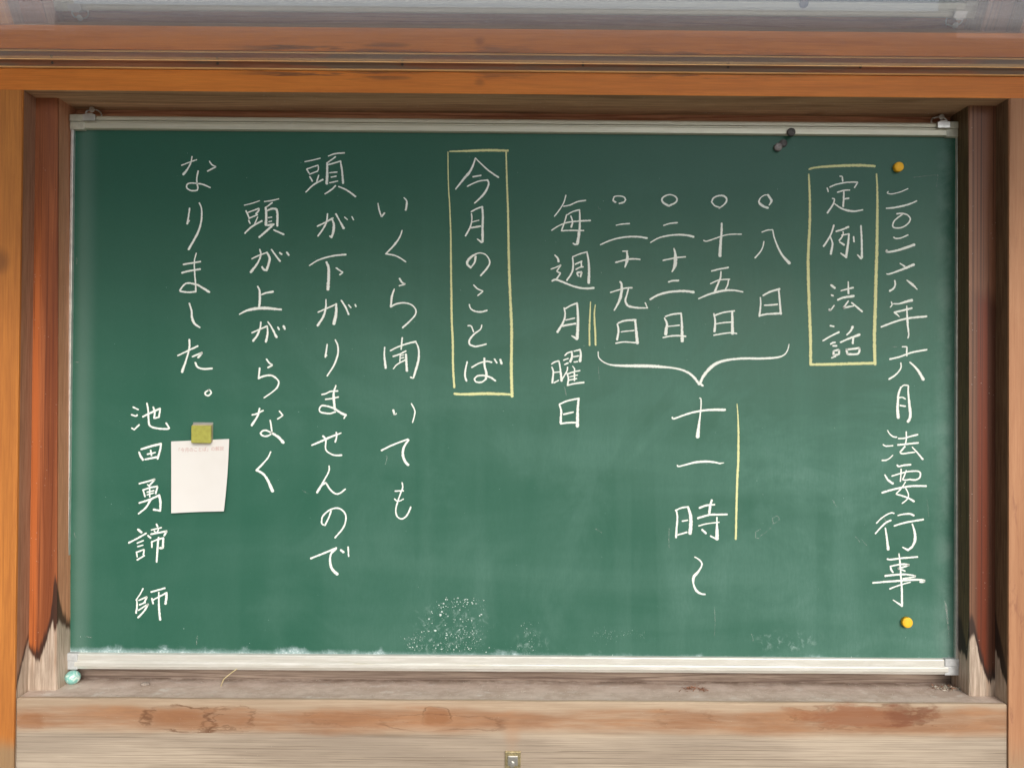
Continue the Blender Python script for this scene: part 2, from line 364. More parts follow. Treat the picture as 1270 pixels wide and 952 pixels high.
M_CAPB = plain('pale_corner_cap', (0.52, 0.53, 0.53), 0.5, 0.1, bumpk=0.1)
M_STEEL = plain('galvanised_steel', (0.55, 0.54, 0.50), 0.32, 0.9)
M_SCREW = plain('rusty_screw', (0.10, 0.075, 0.06), 0.6, 0.6)
M_BRASS = plain('tarnished_brass', (0.50, 0.42, 0.24), 0.35, 0.85, 0.3, 300)
M_YEL = plain('yellow_plastic', (0.92, 0.50, 0.03), 0.6, 0, 0.06, 200, 0.3)
M_DARKM = plain('dark_magnet', (0.075, 0.068, 0.062), 0.6, 0.2, 0.3, 300)
M_OLIVE = plain('olive_rubber', (0.33, 0.32, 0.055), 0.6, 0, 0.1, 150)
M_OLEDGE = plain('pale_magnet_edge', (0.46, 0.38, 0.24), 0.6, 0, 0.2, 200)
def paper():
    t = NT('white_card'); n = t.noise(t.vec(1, 1, 1), 500, 3); b = t.noise(t.vec(1, 1, 1), 14, 3)
    c = t.mix(t.mr(b, 0.4, 0.7, 0, 0.4), (0.66, 0.64, 0.61), (0.61, 0.58, 0.54))
    return t.done(t.bsdf(c, 0.8, t.bump(n, 0.08, 0.0002), spec=0.2))
M_PAPER = paper()
M_PRINT = plain('faded_red_print', (0.50, 0.30, 0.27), 0.8, 0, 0.1)
def glassy():
    t = NT('mottled_teal_glass'); n = t.noise(t.vec(1, 1, 1), 120, 5, 0.7, 1.0)
    c = t.mix(t.mr(n, 0.45, 0.62), (0.22, 0.50, 0.44), (0.70, 0.80, 0.72))
    return t.done(t.bsdf(c, 0.3, t.bump(n, 0.2, 0.0006)))
M_TEAL = glassy()
M_STRAW = plain('dry_straw', (0.52, 0.42, 0.22), 0.7)
M_LEAF = plain('dry_red_debris', (0.25, 0.12, 0.07), 0.9, 0, 0.5, 400)
M_DEB = plain('pale_debris', (0.50, 0.46, 0.38), 0.9, 0, 0.4, 400)

# ------------------------------------------------------------------ chalkboard surface
BL, BR_ = at(82, 815, YB), at(1189, 823, YB)
BT = at(635, 163, YB)
def board_mat():
    t = NT('green_chalkboard')
    sm = t.noise(t.vec(10, 1, 1.6), 1.0, 5, 0.6, 0.5)             # vertical wiping marks
    sh = t.noise(t.vec(1.2, 1, 9), 1.0, 4, 0.55, 0.6)             # sideways wiping marks
    cl = t.noise(t.vec(2.2, 1, 2.6, (3, 0, 1)), 1.0, 3, 0.5)
    fine = t.noise(t.vec(260, 1, 60), 1.0, 4, 0.7)
    grit = t.noise(t.vec(1, 1, 1), 1400, 2, 0.5)
    dust = t.add(t.mul(t.mr(sm, 0.3, 0.8), 0.30), t.mul(t.mr(sh, 0.35, 0.75), 0.35))
    dust = t.add(dust, t.mul(t.mr(cl, 0.35, 0.7), 0.3))
    swp = t.noise(t.vec(13, 1, 0.5, (2, 0, 4)), 1.0, 2, 0.4, 0.3); arc = t.noise(t.vec(3.2, 1, 3.6, (1, 0, 7)), 1.0, 6, 0.62, 1.6)
    dust = t.add(dust, t.add(t.mul(t.mr(swp, 0.47, 0.53), 0.10), t.mul(t.mr(arc, 0.46, 0.66), 0.30)))
    # ground-in chalk at lower right, thinned upward to paint in the board's light falloff
    xr = t.mr(t.x, -0.65, 0.75, 0.25, 1.2, False); zlight = t.mr(t.z, 1.9, 1.4, 0.10, 1.05, False)
    dust = t.mul(dust, t.mul(xr, zlight))
    dust = t.mul(dust, t.mr(fine, 0.2, 0.8, 0.8, 1.2))
    base = t.mix(t.mr(grit, 0.35, 0.65), (0.017, 0.094, 0.058), (0.021, 0.105, 0.067))
    col = t.mix(t.mul(dust, 0.21), base, (0.34, 0.55, 0.48))
    # chalk fallen and packed along the bottom rail
    zb = BL.z
    h = t.sub(t.z, t.add(zb, t.mul(t.x, -0.0075)))
    n1 = t.noise(t.vec(26, 1, 26), 1.0, 5, 0.65, 0.4); n2 = t.noise(t.vec(330, 1, 330), 1.0, 4, 0.75)
    hh = t.sub(h, t.add(t.mul(t.mr(n1, 0.42, 0.75), 0.011), t.mul(t.sub(n2, 0.5), 0.008)))
    col = t.mix(t.mr(hh, 0.014, 0.001, 0, 0.6), col, (0.45, 0.58, 0.60))
    col = t.mix(t.mul(t.mr(hh, 0.007, 0.000), t.mr(n2, 0.47, 0.60, 0, 0.9)), col, (0.66, 0.74, 0.74))
    n5 = t.noise(t.vec(75, 1, 75, (2, 0, 3)), 1.0, 5, 0.7, 0.6)
    for pc, ra, rb in (((560, 778), 0.075, 0.045), ((525, 797), 0.035, 0.022), ((660, 800), 0.03, 0.03), ((975, 795), 0.06, 0.02)):
        cb = t.blob(at(*pc, YB), ra, rb, n1, 0.5)
        col = t.mix(t.mul(t.mr(cb, 0.2, 1.2, 1, 0), t.mr(n5, 0.50, 0.72, 0.0, 0.42)), col, (0.5, 0.64, 0.60))
    # haze strip near both side rails
    sL = t.mul(t.mr(t.x, BL.x + 0.004, BL.x + 0.02), t.mr(t.x, BL.x + 0.05, BL.x + 0.02))
    col = t.mix(t.mul(sL, 0.10), col, (0.5, 0.62, 0.57))
    sR = t.mul(t.mr(t.x, BR_.x - 0.05, BR_.x - 0.02), t.mr(t.x, BR_.x - 0.008, BR_.x - 0.018))
    col = t.mix(t.mul(sR, t.mr(n1, 0.3, 0.7, 0.02, 0.14)), col, (0.5, 0.62, 0.57))
    bp = t.bump(t.add(grit, t.mul(fine, 0.3)), 0.12, 0.0003)
    return t.done(t.bsdf(col, t.mr(dust, 0.0, 0.7, 0.42, 0.65), bp, spec=0.30))
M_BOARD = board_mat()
def chalk_mat(name, col, alpha=1.0, thr=0.44, sc=1.0):
    t = NT(name)
    g = t.noise(t.vec(1, 1, 1), 1100 * sc, 3, 0.7); g2 = t.noise(t.vec(1, 1, 1), 260, 3, 0.6)
    sp = t.t.nodes.new('ShaderNodeSeparateXYZ'); t.t.links.new(t.uv, sp.inputs[0])
    e = t.math('ABSOLUTE', t.sub(sp.outputs[1], 0.5))                # 0 centre, 0.5 edge
    k = t.sub(t.add(t.mul(g, 0.75), t.mul(g2, 0.35)), t.mul(t.math('POWER', t.mul(e, 2.0), 3.0), 0.28))
    a = t.mul(t.mr(k, thr - 0.15, thr + 0.02), alpha)
    c = t.mix(t.mr(g2, 0.3, 0.7), col, tuple(x * 0.9 for x in col))
    bs = t.bsdf(c, 0.95, spec=0.05)
    tr = t.t.nodes.new('ShaderNodeBsdfTransparent'); mx = t.t.nodes.new('ShaderNodeMixShader')
    t.put(mx.inputs[0], a); t.t.links.new(tr.outputs[0], mx.inputs[1]); t.t.links.new(bs, mx.inputs[2])
    return t.done(mx.outputs[0])
M_CHALK = chalk_mat('white_chalk', (0.86, 0.90, 0.83))
M_YCHALK = chalk_mat('yellow_chalk', (0.72, 0.73, 0.38), 1.0, 0.46)
M_FAINT = chalk_mat('faint_chalk', (0.75, 0.8, 0.74), 0.35, 0.60)

# ------------------------------------------------------------------ ground below, outside the picture
def ground_mat():
    t = NT('pale_gravel'); n = t.noise(t.vec(1, 1, 1), 3, 5, 0.7); v = t.vor(t.vec(1, 1, 1), 40)
    return t.done(t.bsdf(t.mix(t.mr(n, 0.3, 0.7), (0.42, 0.39, 0.34), (0.30, 0.28, 0.25)), 0.9, t.bump(v, 0.5, 0.01)))
bm = bmesh.new(); bmesh.ops.create_grid(bm, x_segments=8, y_segments=8, size=60)
g = bm_obj('ground', bm, ground_mat()); g['kind'] = 'structure'

# ------------------------------------------------------------------ the wooden notice board
NB = root('notice_board', (0, 0, 0), 'weathered orange cedar case with posts, beam and sill framing the green chalkboard', 'notice board')
# back wall, upper part and lower part meet behind the chalkboard
bm = bmesh.new(); box(bm, -0.83, 0.83, YW, YW + 0.012, Z0, zc(117, YF) + 0.01, 0)
bm_obj('back_panel', bm, M_BACKW, NB, 'reddish grained back panel showing above the chalkboard')
bm = bmesh.new(); box(bm, -0.83, 0.83, YW + 0.001, YW + 0.013, zc(868, YF) - 0.01, Z0 - 0.0005, 0)
bm_obj('back_panel', bm, M_LOWW, NB, 'grey weathered back panel showing below the chalkboard')
# inner posts
def quad(pts, y): return [at(px, py, y) for px, py in pts]
zs = zc(869, YF)
def post(name, m, xt, xb, y0, y1, side, width, ztop, zbot, label):
    (x0, py0), (x1, py1) = xt, xb
    a, b = at(x0, py0, y0), at(x1, py1, y0)
    def X(z): return b.x + (a.x - b.x) * (z - b.z) / (a.z - b.z)
    bm = bmesh.new()
    o = side * width
    n = 10; L = []
    for i in range(n + 1):
        z = zbot + (ztop - zbot) * i / n; L.append((X(z), z))
    xs = sorted([0, o])
    vs = {}
    for i, (x, z) in enumerate(L):
        for j, dx in enumerate(xs):
            for k, y in enumerate((y0, y1)): vs[i, j, k] = bm.verts.new((x + dx, y, z))
    for i in range(n):
        for (j0, k0), (j1, k1) in (((0, 0), (1, 0)), ((1, 0), (1, 1)), ((1, 1), (0, 1)), ((0, 1), (0, 0))):
            bm.faces.new((vs[i, j0, k0], vs[i, j1, k1], vs[i + 1, j1, k1], vs[i + 1, j0, k0]))
    for i in (0, n): bm.faces.new((vs[i, 0, 0], vs[i, 1, 0], vs[i, 1, 1], vs[i, 0, 1]))
    es = [e for e in bm.edges if abs(e.verts[0].co.z - e.verts[1].co.z) > 0.01]
    bmesh.ops.bevel(bm, geom=es, offset=0.0016, segments=2, affect='EDGES')
    return bm_obj(name, bm, m, NB, label)
zsof = zc(117, YF)
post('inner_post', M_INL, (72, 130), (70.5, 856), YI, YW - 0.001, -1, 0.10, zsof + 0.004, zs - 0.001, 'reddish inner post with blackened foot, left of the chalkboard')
post('inner_post', M_INR, (1201.5, 130), (1202.5, 859), YI, YW - 0.001, 1, 0.10, zsof + 0.004, zs - 0.001, 'dark brown inner post with worn pale foot, right of the chalkboard')
post('front_post', M_POSTL, (28, 113), (18, 868), YF - 0.0025, YW + 0.02, -1, 0.105, zsof - 0.0005, 0.25, 'orange front post at the left edge')
post('front_post', M_POSTR, (1252, 123), (1251, 870), YF - 0.0025, YW + 0.02, 1, 0.105, zsof - 0.0005, 0.25, 'pale streaked front post at the right edge')
# sill
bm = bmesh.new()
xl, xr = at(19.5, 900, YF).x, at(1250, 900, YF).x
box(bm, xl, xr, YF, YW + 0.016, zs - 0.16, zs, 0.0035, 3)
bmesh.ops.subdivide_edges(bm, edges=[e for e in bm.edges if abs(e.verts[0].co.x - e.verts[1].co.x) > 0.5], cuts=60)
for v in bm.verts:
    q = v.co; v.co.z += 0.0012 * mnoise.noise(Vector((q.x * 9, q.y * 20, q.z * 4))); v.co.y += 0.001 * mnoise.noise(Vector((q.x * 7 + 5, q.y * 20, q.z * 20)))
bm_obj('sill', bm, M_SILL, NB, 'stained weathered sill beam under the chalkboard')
bm = bmesh.new(); box(bm, xl, xr, YF + 0.006, YW + 0.01, zs - 0.34, zs - 0.163, 0.002)
bm_obj('apron_board', bm, M_SILL, NB)
# top beam with its soffit, lip and batten
ztop = zc(90, YF)
bm = bmesh.new(); box(bm, -HX, HX, YF, YW + 0.03, zsof, ztop, 0.0015)
bm_obj('top_beam', bm, [M_BEAM, M_SOFFIT], NB)
me = bpy.data.objects['top_beam'].data
for p in me.polygons:
    if p.normal.z < -0.7: p.material_index = 1
bm = bmesh.new(); box(bm, -HX, HX, YF - 0.002, YF + 0.03, ztop + 0.0006, zc(87.6, YF), 0.0008)
bm_obj('lip_strip', bm, M_LIP, NB)
zbt = zc(76.5, YF + 0.004)
bm = bmesh.new(); box(bm, -HX, HX, YF + 0.004, YF + 0.03, zc(87.6, YF) + 0.0008, zbt, 0.0008)
bt = bm_obj('hinge_batten', bm, M_BATTEN, NB)
for sx, sy in ((65, 78), (270, 79), (499, 80.5), (723, 81), (903, 83.5), (1067, 83.5), (1211, 83)):
    bm = bmesh.new(); disc(bm, at(sx, sy, YF + 0.004), 0.0022, YF + 0.004, 0.0008, 12)
    o = bm_obj('screw', bm, M_SCREW, bt, smooth=True)
    o.location = (0, 0, 0)
# header board behind the raised door
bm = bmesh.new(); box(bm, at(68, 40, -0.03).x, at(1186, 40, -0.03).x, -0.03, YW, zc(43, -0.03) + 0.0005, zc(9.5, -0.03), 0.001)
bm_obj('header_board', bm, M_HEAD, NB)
for xa, xb in ((-HX, at(68, 40, -0.03).x - 0.0008), (at(1186, 40, -0.03).x + 0.0008, HX)):  # pale boards added to stand in for sky haze through the pane
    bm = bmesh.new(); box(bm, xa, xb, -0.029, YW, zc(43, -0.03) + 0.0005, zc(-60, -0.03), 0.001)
    bm_obj('haze_backing', bm, M_LOWW, NB)
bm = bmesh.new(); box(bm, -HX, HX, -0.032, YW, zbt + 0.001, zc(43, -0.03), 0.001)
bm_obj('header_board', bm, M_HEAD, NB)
# latch keeper on the sill face
c = at(636, 939.5, YF)
bm = bmesh.new(); box(bm, c.x - 0.0125, c.x + 0.0125, YF - 0.0025, YF + 0.001, c.z - 0.0145, c.z + 0.0115, 0.001)
lk = bm_obj('latch_plate', bm, M_BRASS, NB, 'small square tarnished brass latch plate on the sill face')
bm = bmesh.new(); box(bm, c.x - 0.008, c.x + 0.008, YF - 0.0055, YF - 0.0023, c.z - 0.010, c.z + 0.006, 0.0014)
disc(bm, Vector((c.x - 0.001, 0, c.z - 0.007)), 0.0042, YF - 0.005, 0.003, 16)
bm_obj('latch_boss', bm, M_STEEL, lk).location = (0, 0, 0)

# ------------------------------------------------------------------ the raised clear door
ya = -0.05; za = zc(80, ya); tilt = math.radians(15.1)
def pane_mat(lower):
    t = NT('clear_door_under' if lower else 'clear_door_top')
    gl = t.t.nodes.new('ShaderNodeBsdfGlossy'); tr = t.t.nodes.new('ShaderNodeBsdfTransparent'); df = t.t.nodes.new('ShaderNodeBsdfTranslucent')
    scr = t.noise(t.vec(40, 260, 1), 1, 5, 0.7, 1.5); dd = t.noise(t.vec(6, 9, 1), 1, 4, 0.6)
    t.put(gl.inputs['Color'], (0.92, 0.92, 0.92)); t.put(gl.inputs['Roughness'], t.mr(dd, 0.3, 0.7, 0.015, 0.035))
    t.put(tr.inputs['Color'], (0.9, 0.94, 1.0)); t.put(df.inputs['Color'], (0.90, 0.90, 0.91))
    m1 = t.t.nodes.new('ShaderNodeMixShader'); m2 = t.t.nodes.new('ShaderNodeMixShader')
    t.put(m1.inputs[0], t.add(t.mr(scr, 0.54, 0.68, 0.05, 0.25), t.mr(t.y, -0.22, -0.46, 0.0, 0.22))); t.t.links.new(tr.outputs[0], m1.inputs[1]); t.t.links.new(df.outputs[0], m1.inputs[2])  # scratches, plus a haze toward the front that paints in the glare
    t.put(m2.inputs[0], t.mr(t.y, -0.16, -0.42, 0.78, 0.62) if lower else 0.03)
    t.t.links.new(m1.outputs[0], m2.inputs[1]); t.t.links.new(gl.outputs[0], m2.inputs[2])
    return t.done(m2.outputs[0])
DR = root('raised_door', (0, ya, za), 'clear glossy door pane swung up overhead, mirroring the beam and the top rail', 'door')
def door_pt(s, n): return (ya - s * math.cos(tilt) - n * math.sin(tilt) * -1 * -1, za - s * math.sin(tilt) + n * math.cos(tilt))
def door_box(name, x0, x1, s0, s1, n0, n1, mats):
    bm = bmesh.new(); sweep_x(bm, [door_pt(s0, n0), door_pt(s1, n0), door_pt(s1, n1), door_pt(s0, n1)], x0, x1)
    return bm_obj(name, bm, mats, DR)
dp = door_box('pane', -0.98, 0.98, 0.0125, 0.52, 0.0, 0.004, [pane_mat(True), pane_mat(False)])
for p in dp.data.polygons:
    p.material_index = 0 if p.normal.z < -0.5 else 1
door_box('rear_edge_strip', -0.98, 0.98, 0.0105, 0.0122, -0.0005, 0.0045, M_LIP)
door_box('front_rail', -0.98, 0.98, 0.521, 0.56, -0.01, 0.016, M_BEAM)

# ------------------------------------------------------------------ chalkboard
CB = root('chalkboard', (0, 0.01, Z0), 'wide green chalkboard with ivory metal rails, covered in vertical Japanese chalk writing', 'chalkboard')
W2, H2 = 0.75, 0.46447
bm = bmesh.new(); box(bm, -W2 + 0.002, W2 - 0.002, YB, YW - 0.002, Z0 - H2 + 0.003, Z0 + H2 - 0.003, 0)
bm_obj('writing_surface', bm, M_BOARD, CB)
def rail(name, zt, zb, m, top):
    h = zt - zb; bm = bmesh.new()
    if top: fr = [(0, .006), (.03, .001), (.12, 0), (.34, 0), (.36, .003), (.41, .003), (.42, 0), (.50, 0), (.52, .001), (.56, .001), (.58, -.0006), (.94, -.0006), (1, .003)]
    else: fr = [(0, .004), (.04, .001), (.1, 0), (.48, 0), (.52, -.0012), (.58, -.0022), (.80, -.0022), (.86, -.001), (1, .0005)]
    prof = [(y, zt - u * h) for u, y in fr] + [(YW - 0.003, zb), (YW - 0.003, zt)]
    sweep_x(bm, prof, -W2 + 0.018, W2 - 0.018)
    return bm_obj(name, bm, m, CB)
rail('top_rail', Z0 + H2, zc(164.3, 0), M_ALU, True)
rail('bottom_rail', zc(813.5, 0), Z0 - H2, M_ALUB, False)
for s in (-1, 1):
    bm = bmesh.new(); box(bm, *(sorted((s * (W2 - 0.0045), s * (W2 + 0.0)))), 0.0002, YW - 0.003, Z0 - H2 + 0.02, Z0 + H2 - 0.02, 0.0006)
    bm_obj('side_rail', bm, M_ALUS, CB)
def cap(x0, x1, z0, z1, m):
    bm = bmesh.new(); zm = z0 + (z1 - z0) * 0.52
    box(bm, x0, x1, -0.0022, YW - 0.003, zm + 0.0004, z1, 0.0012); box(bm, x0, x1, -0.0012, YW - 0.003, z0, zm, 0.0012)
    return bm_obj('corner_cap', bm, m, CB)
zr_ = zc(164.3, 0); zb_ = zc(813.5, 0)
cap(-W2 - 0.001, -W2 + 0.0235, zr_ - 0.0015, Z0 + H2 + 0.001, M_CAP); cap(W2 - 0.0235, W2 + 0.001, zr_ - 0.0015, Z0 + H2 + 0.001, M_CAP)
cap(-W2 - 0.001, -W2 + 0.0225, Z0 - H2 - 0.001, zb_ + 0.001, M_CAPB); cap(W2 - 0.0235, W2 + 0.001, Z0 - H2 - 0.001, zb_ + 0.001, M_CAPB)
# hanging hooks with screws
for px, py, sgn in ((115.5, 138, -1), (1165.5, 147, 1)):
    c = at(px, py, 0.008)
    bm = bmesh.new()
    pts = []
    for i in range(15):
        a = math.pi * i / 14
        pts.append(Vector((c.x + 0.0135 * math.cos(a) + sgn * -0.002, 0.006, c.z - 0.008 + 0.010 * math.sin(a) + (0.002 if i > 10 else 0))))
    pts = [pts[0] + Vector((0, 0, -0.006))] + pts + [pts[-1] + Vector((0.001, 0, -0.006))]
    tube(bm, pts, 0.0013, 8)
    box(bm, c.x - 0.0105, c.x + 0.0105, -0.0045, -0.0025, c.z - 0.0205, c.z - 0.0095, 0.0006)
    box(bm, c.x - 0.006, c.x + 0.006, -0.0045, YW, c.z - 0.0095, c.z - 0.0075, 0.0004)
    hk = bm_obj('hanging_hook', bm, M_STEEL, CB, smooth=False)
    bm = bmesh.new(); disc(bm, Vector((c.x + 0.0005, 0, c.z + 0.001)), 0.0048, 0.004, 0.0018, 20)
    for w, h in ((0.003, 0.0006), (0.0006, 0.003)): box(bm, c.x + 0.0005 - w, c.x + 0.0005 + w, 0.0012, 0.003, c.z + 0.001 - h, c.z + 0.001 + h, 0)
    bm_obj('screw', bm, M_STEEL, hk).location = (0, 0, 0)

# ------------------------------------------------------------------ chalk strokes
def parse(txt):
    out = []
    for s in txt.split(';'):
        s = s.strip()
        if not s: continue
        tok = s.split(); ws = [float(w) for w in tok[0].split('/')]
        out.append((ws, [tuple(float(v) for v in p.split(',')) for p in tok[1:]]))
    return out
def smooth_path(p, step):
    """Catmull-Rom through the points, kept sharp where the hand turned sharply"""
    n = len(p); V = [Vector(q) for q in p]
    corner = [True] + [((V[i] - V[i - 1]).normalized().dot((V[i + 1] - V[i]).normalized()) < 0.35) if (V[i]-V[i-1]).length > 1e-6 and (V[i+1]-V[i]).length > 1e-6 else True for i in range(1, n - 1)] + [True]
    out = [V[0]]
    for i in range(n - 1):
        a, b = V[i], V[i + 1]
        pa = V[i - 1] if not corner[i] else a - (b - a) * 0.5
        pb = V[i + 2] if not corner[i + 1] else b + (b - a) * 0.5
        k = max(2, int((b - a).length / step))
        for j in range(1, k + 1):
            u = j / k
            out.append(0.5 * ((2 * a) + (b - pa) * u + (2 * pa - 5 * a + 4 * b - pb) * u * u + (3 * a - pa - 3 * b + pb) * u ** 3))
    return out
SK = [0]
def ribbon(bm, uvl, path, ws, ox, oy, sc, wk=1.0, y=YB):
    SK[0] += 1; yy = y - 0.0003 - 0.000012 * (SK[0] % 12)
    P = smooth_path(path, 5.0)
    # convert to board metres
    Q = [at(ox + q.x / sc, oy + q.y / sc, y) for q in P]
    mpp = (at(101, 100, y) - at(100, 100, y)).length
    L = [0.0]
    for i in range(1, len(Q)): L.append(L[-1] + (Q[i] - Q[i - 1]).length)
    T = max(L[-1], 1e-6); ph = random.uniform(0, 50)
    rows = []
    def wat(u):
        if len(ws) == 1: return ws[0]
        f = u * (len(ws) - 1); i = min(int(f), len(ws) - 2); return ws[i] + (ws[i + 1] - ws[i]) * (f - i)
    pts = []
    for i, q in enumerate(Q):
        d = Q[min(i + 1, len(Q) - 1)] - Q[max(i - 1, 0)]
        if 0 < i < len(Q) - 1:
            d1 = (Q[i] - Q[i - 1]).normalized(); d2 = (Q[i + 1] - Q[i]).normalized()
            if d1.dot(d2) < 0.2: d = d1  # sharp turn: keep the incoming direction
        if d.length < 1e-9: d = Vector((1, 0, 0))
        d.normalize(); nrm = Vector((-d.z, 0, d.x))
        w = wat(L[i] / T) / sc * mpp * wk * 0.5
        w *= 1 + 0.16 * mnoise.noise(Vector((L[i] * 300, ph, 0))) + 0.08 * mnoise.noise(Vector((L[i] * 1300, ph, 3)))
        j = 0.10 * w * mnoise.noise(Vector((L[i] * 700, ph, 9)))
        pts.append((q + nrm * j, d, nrm, w))
    # blunt, slightly rounded ends
    q, d, nrm, w = pts[0]; pts = [(q - d * w * 0.75, d, nrm, w * 0.5), (q - d * w * 0.4, d, nrm, w * 0.85)] + pts
    q, d, nrm, w = pts[-1]; pts += [(q + d * w * 0.4, d, nrm, w * 0.85), (q + d * w * 0.75, d, nrm, w * 0.5)]
    prev = None; acc = 0
    for i, (q, d, nrm, w) in enumerate(pts):
        if prev is not None and i > 0:
            qa = pts[i - 1][0]; acc += (q - qa).length
        a = bm.verts.new((q.x + nrm.x * w, yy, q.z + nrm.z * w)); b = bm.verts.new((q.x - nrm.x * w, yy, q.z - nrm.z * w))
        if prev:
            try:
                f = bm.faces.new((prev[0], prev[1], b, a))
                for lp, uv in zip(f.loops, ((prev[2], 0), (prev[2], 1), (acc, 1), (acc, 0))): lp[uvl].uv = uv
            except ValueError: pass
        prev = (a, b, acc)
def chalk(name, mat, parts, label=None, wk=1.0):
    bm = bmesh.new(); uvl = bm.loops.layers.uv.new('UVMap')
    for ox, oy, sc, txt in parts:
        for ws, path in parse(txt): ribbon(bm, uvl, path, ws, ox, oy, sc, wk)
    me = bpy.data.meshes.new(name); bm.to_mesh(me); bm.free()
    return link(name, me, mat, CB, label)
WK = 1.08
def ch(txt, *parts):
    full = []
    for ox, oy, s in parts: full.append((ox, oy, 8.5, s))
    chalk('chalk_character', M_CHALK, full, 'white chalk character ' + txt, WK)

ch('二', (1080, 225, "12 182,108 170,124 200,132 240,130 310,112 390,78; 18/22/16 165,284 240,278 340,258 420,235 482,207"))
ch('〇', (1080, 225, "18/16 275,342 330,338 385,355 415,395 395,440 345,478 290,492 240,485 230,460 245,420 280,385 330,350"))
ch('二', (1080, 225, "16 240,590 265,602 320,595 390,565; 22/26/30 168,728 160,745 230,738 330,712 455,668"))
ch('六', (1080, 325, "14/20 308,15 355,45; 16/30 168,125 200,124 330,78 450,28; 16/26 252,195 256,235 240,275 200,304; 14/28/12 380,192 440,240 488,288"))
ch('年', (1080, 325, "14 215,420 222,450 205,475; 12/32 235,440 300,438 360,420 430,402; 22 430,486 340,508 255,528; 26/10 250,530 300,575; 20/22 110,682 220,640 320,608 420,588 585,572; 12/26/14 378,462 382,560 390,680 398,760 390,800"))
ch('六', (1080, 425, "14/18 332,42 380,42 378,85 378,135; 20 200,172 300,148 420,105 500,88 588,72; 14/22 315,212 318,255 295,300 250,345 192,382; 18/34 412,205 470,260 515,320 550,385"))
ch('月', (1080, 425, "22/34 315,470 290,540 284,620 280,700 288,785; 14/20/30/30 325,462 350,446 395,450 393,520 402,620 415,740 408,800 390,828; 16 295,578 330,574 362,590; 18 308,660 362,668"))
ch('法', (1080, 530, "12/18 175,30 200,68 235,95 270,100; 16 130,180 160,195 230,190; 12/18 230,292 190,328 155,344 120,345; 16/20 292,115 350,112 420,92 492,74; 16 372,45 374,110 366,165; 20 285,182 390,172 498,160; 20/16 358,200 305,262 335,275 400,266 462,258; 14/22 436,206 490,265 545,332"))
ch('要', (1080, 530, "20 278,395 295,408 350,396 418,390; 16/20 222,510 300,486 380,465 450,458 505,462 522,490 510,530 470,550 420,548; 16 318,438 316,500 310,565; 14/18 372,452 355,500 332,550 370,552 415,545; 16/28 148,498 180,550 230,588; 22 120,685 220,655 330,630 440,615 580,615; 14/16/24 364,572 320,640 262,700 330,718 400,745 452,775; 14 368,640 395,700 385,750 330,798"))
ch('行', (1080, 630, "16 60,155 110,105 170,65 215,48 242,52; 16/22 48,265 110,195 160,150 210,126; 16/30 152,208 165,290 182,430; 14/24 285,75 340,62 410,58 450,75; 20 248,184 340,155 440,135 550,118; 16/32/22 436,165 460,250 465,330 440,395 392,438; 26/14 392,438 335,410"))
ch('事', (1080, 680, "20 175,108 210,114 320,100 490,86; 20 232,248 212,215 208,185; 16/22/20/16 208,185 290,168 350,163 405,172 330,197 280,208 320,220 360,235; 24/16 152,286 250,275 350,270 440,280 472,292 430,302 340,315; 20/24/22 22,360 150,348 300,337 420,328 520,327 570,337 550,349 520,349; 16 200,422 260,398 340,372 415,352; 16/24 296,55 305,130 312,220 318,320 326,430 328,600; 24/12 328,602 235,540"))
ch('定', (995, 198, "14/20 395,176 420,178 425,228; 16 290,290 350,265 440,245 530,238 585,240 550,295; 16 262,300 272,338; 16 370,345 440,325 498,322; 18/22 437,340 436,400 430,492; 18 445,415 488,408; 16/22 318,410 340,415 325,470 265,560; 14/24/16 340,465 400,508 470,535 550,545 635,530"))
ch('例', (995, 250, "18/22 332,250 305,335 265,410 225,470; 16/28 296,375 318,440 310,500 300,550; 20/24 358,314 420,295 485,268; 14/20 430,320 425,360 390,410; 16 415,355 490,342; 20/30 490,342 485,420 460,585; 18/26 395,428 438,455; 26/14 455,580 405,545; 18/20 540,372 544,422; 18/26 618,255 625,400 628,590; 26/14 618,600 582,562"))
ch('法', (995, 345, "24/26 305,75 342,102; 20 308,178 325,184; 24/14 285,330 292,345 335,288; 14/22 408,132 470,115 535,100; 14/24 484,38 486,160; 22/30 375,228 430,205 540,188; 16/22/18 484,240 430,318 470,305 540,292; 18/22 520,258 570,300 630,350"))
ch('話', (995, 345, "20 295,500 330,508; 18/22 218,658 290,615 385,568; 20 300,692 325,678 345,676; 20 325,712 360,712; 24 330,770 328,815 385,800 388,752 335,765; 16 308,838 350,825; 28/18 530,512 510,555 470,595; 18/30 402,675 480,640 600,595; 24 535,625 532,685; 24 465,750 475,800 585,795 605,735 468,752"))
ch('○', (740, 230, "22/14/16/20 198,176 172,160 185,122 230,112 285,122 305,150 285,178 240,190"))
ch('二', (740, 230, "12/16 206,420 270,408 345,403; 14/22 40,625 130,585 220,558 330,542 440,542 530,556"))
ch('十', (740, 230, "14 275,694 325,692; 16/36/14 318,695 325,760 318,800 298,862; 18 200,812 260,795 340,778 400,774 455,780"))
ch('○', (740, 230, "26/14/24 748,212 700,180 688,145 715,115 770,98 825,115 848,150 825,185 762,216"))
ch('二', (740, 230, "14/16 706,422 770,402 850,393; 14/24 568,602 650,555 750,530 850,520 950,525 1020,542"))
ch('十', (740, 230, "14/36/40/14 815,665 828,720 830,790 822,850 795,910; 16 700,790 770,775 850,760 935,753"))
ch('二', (740, 335, "18/22 758,124 800,112 860,110; 22/28 565,308 640,265 740,235 850,222 940,222 1020,232"))
ch('九', (740, 335, "22/34/16 248,124 262,150 262,230 235,330 185,422; 14/18 146,235 220,212 300,190 372,186; 16/26/14 335,190 318,260 302,320 325,370 380,390 460,398 535,398; 14 535,398 512,345"))
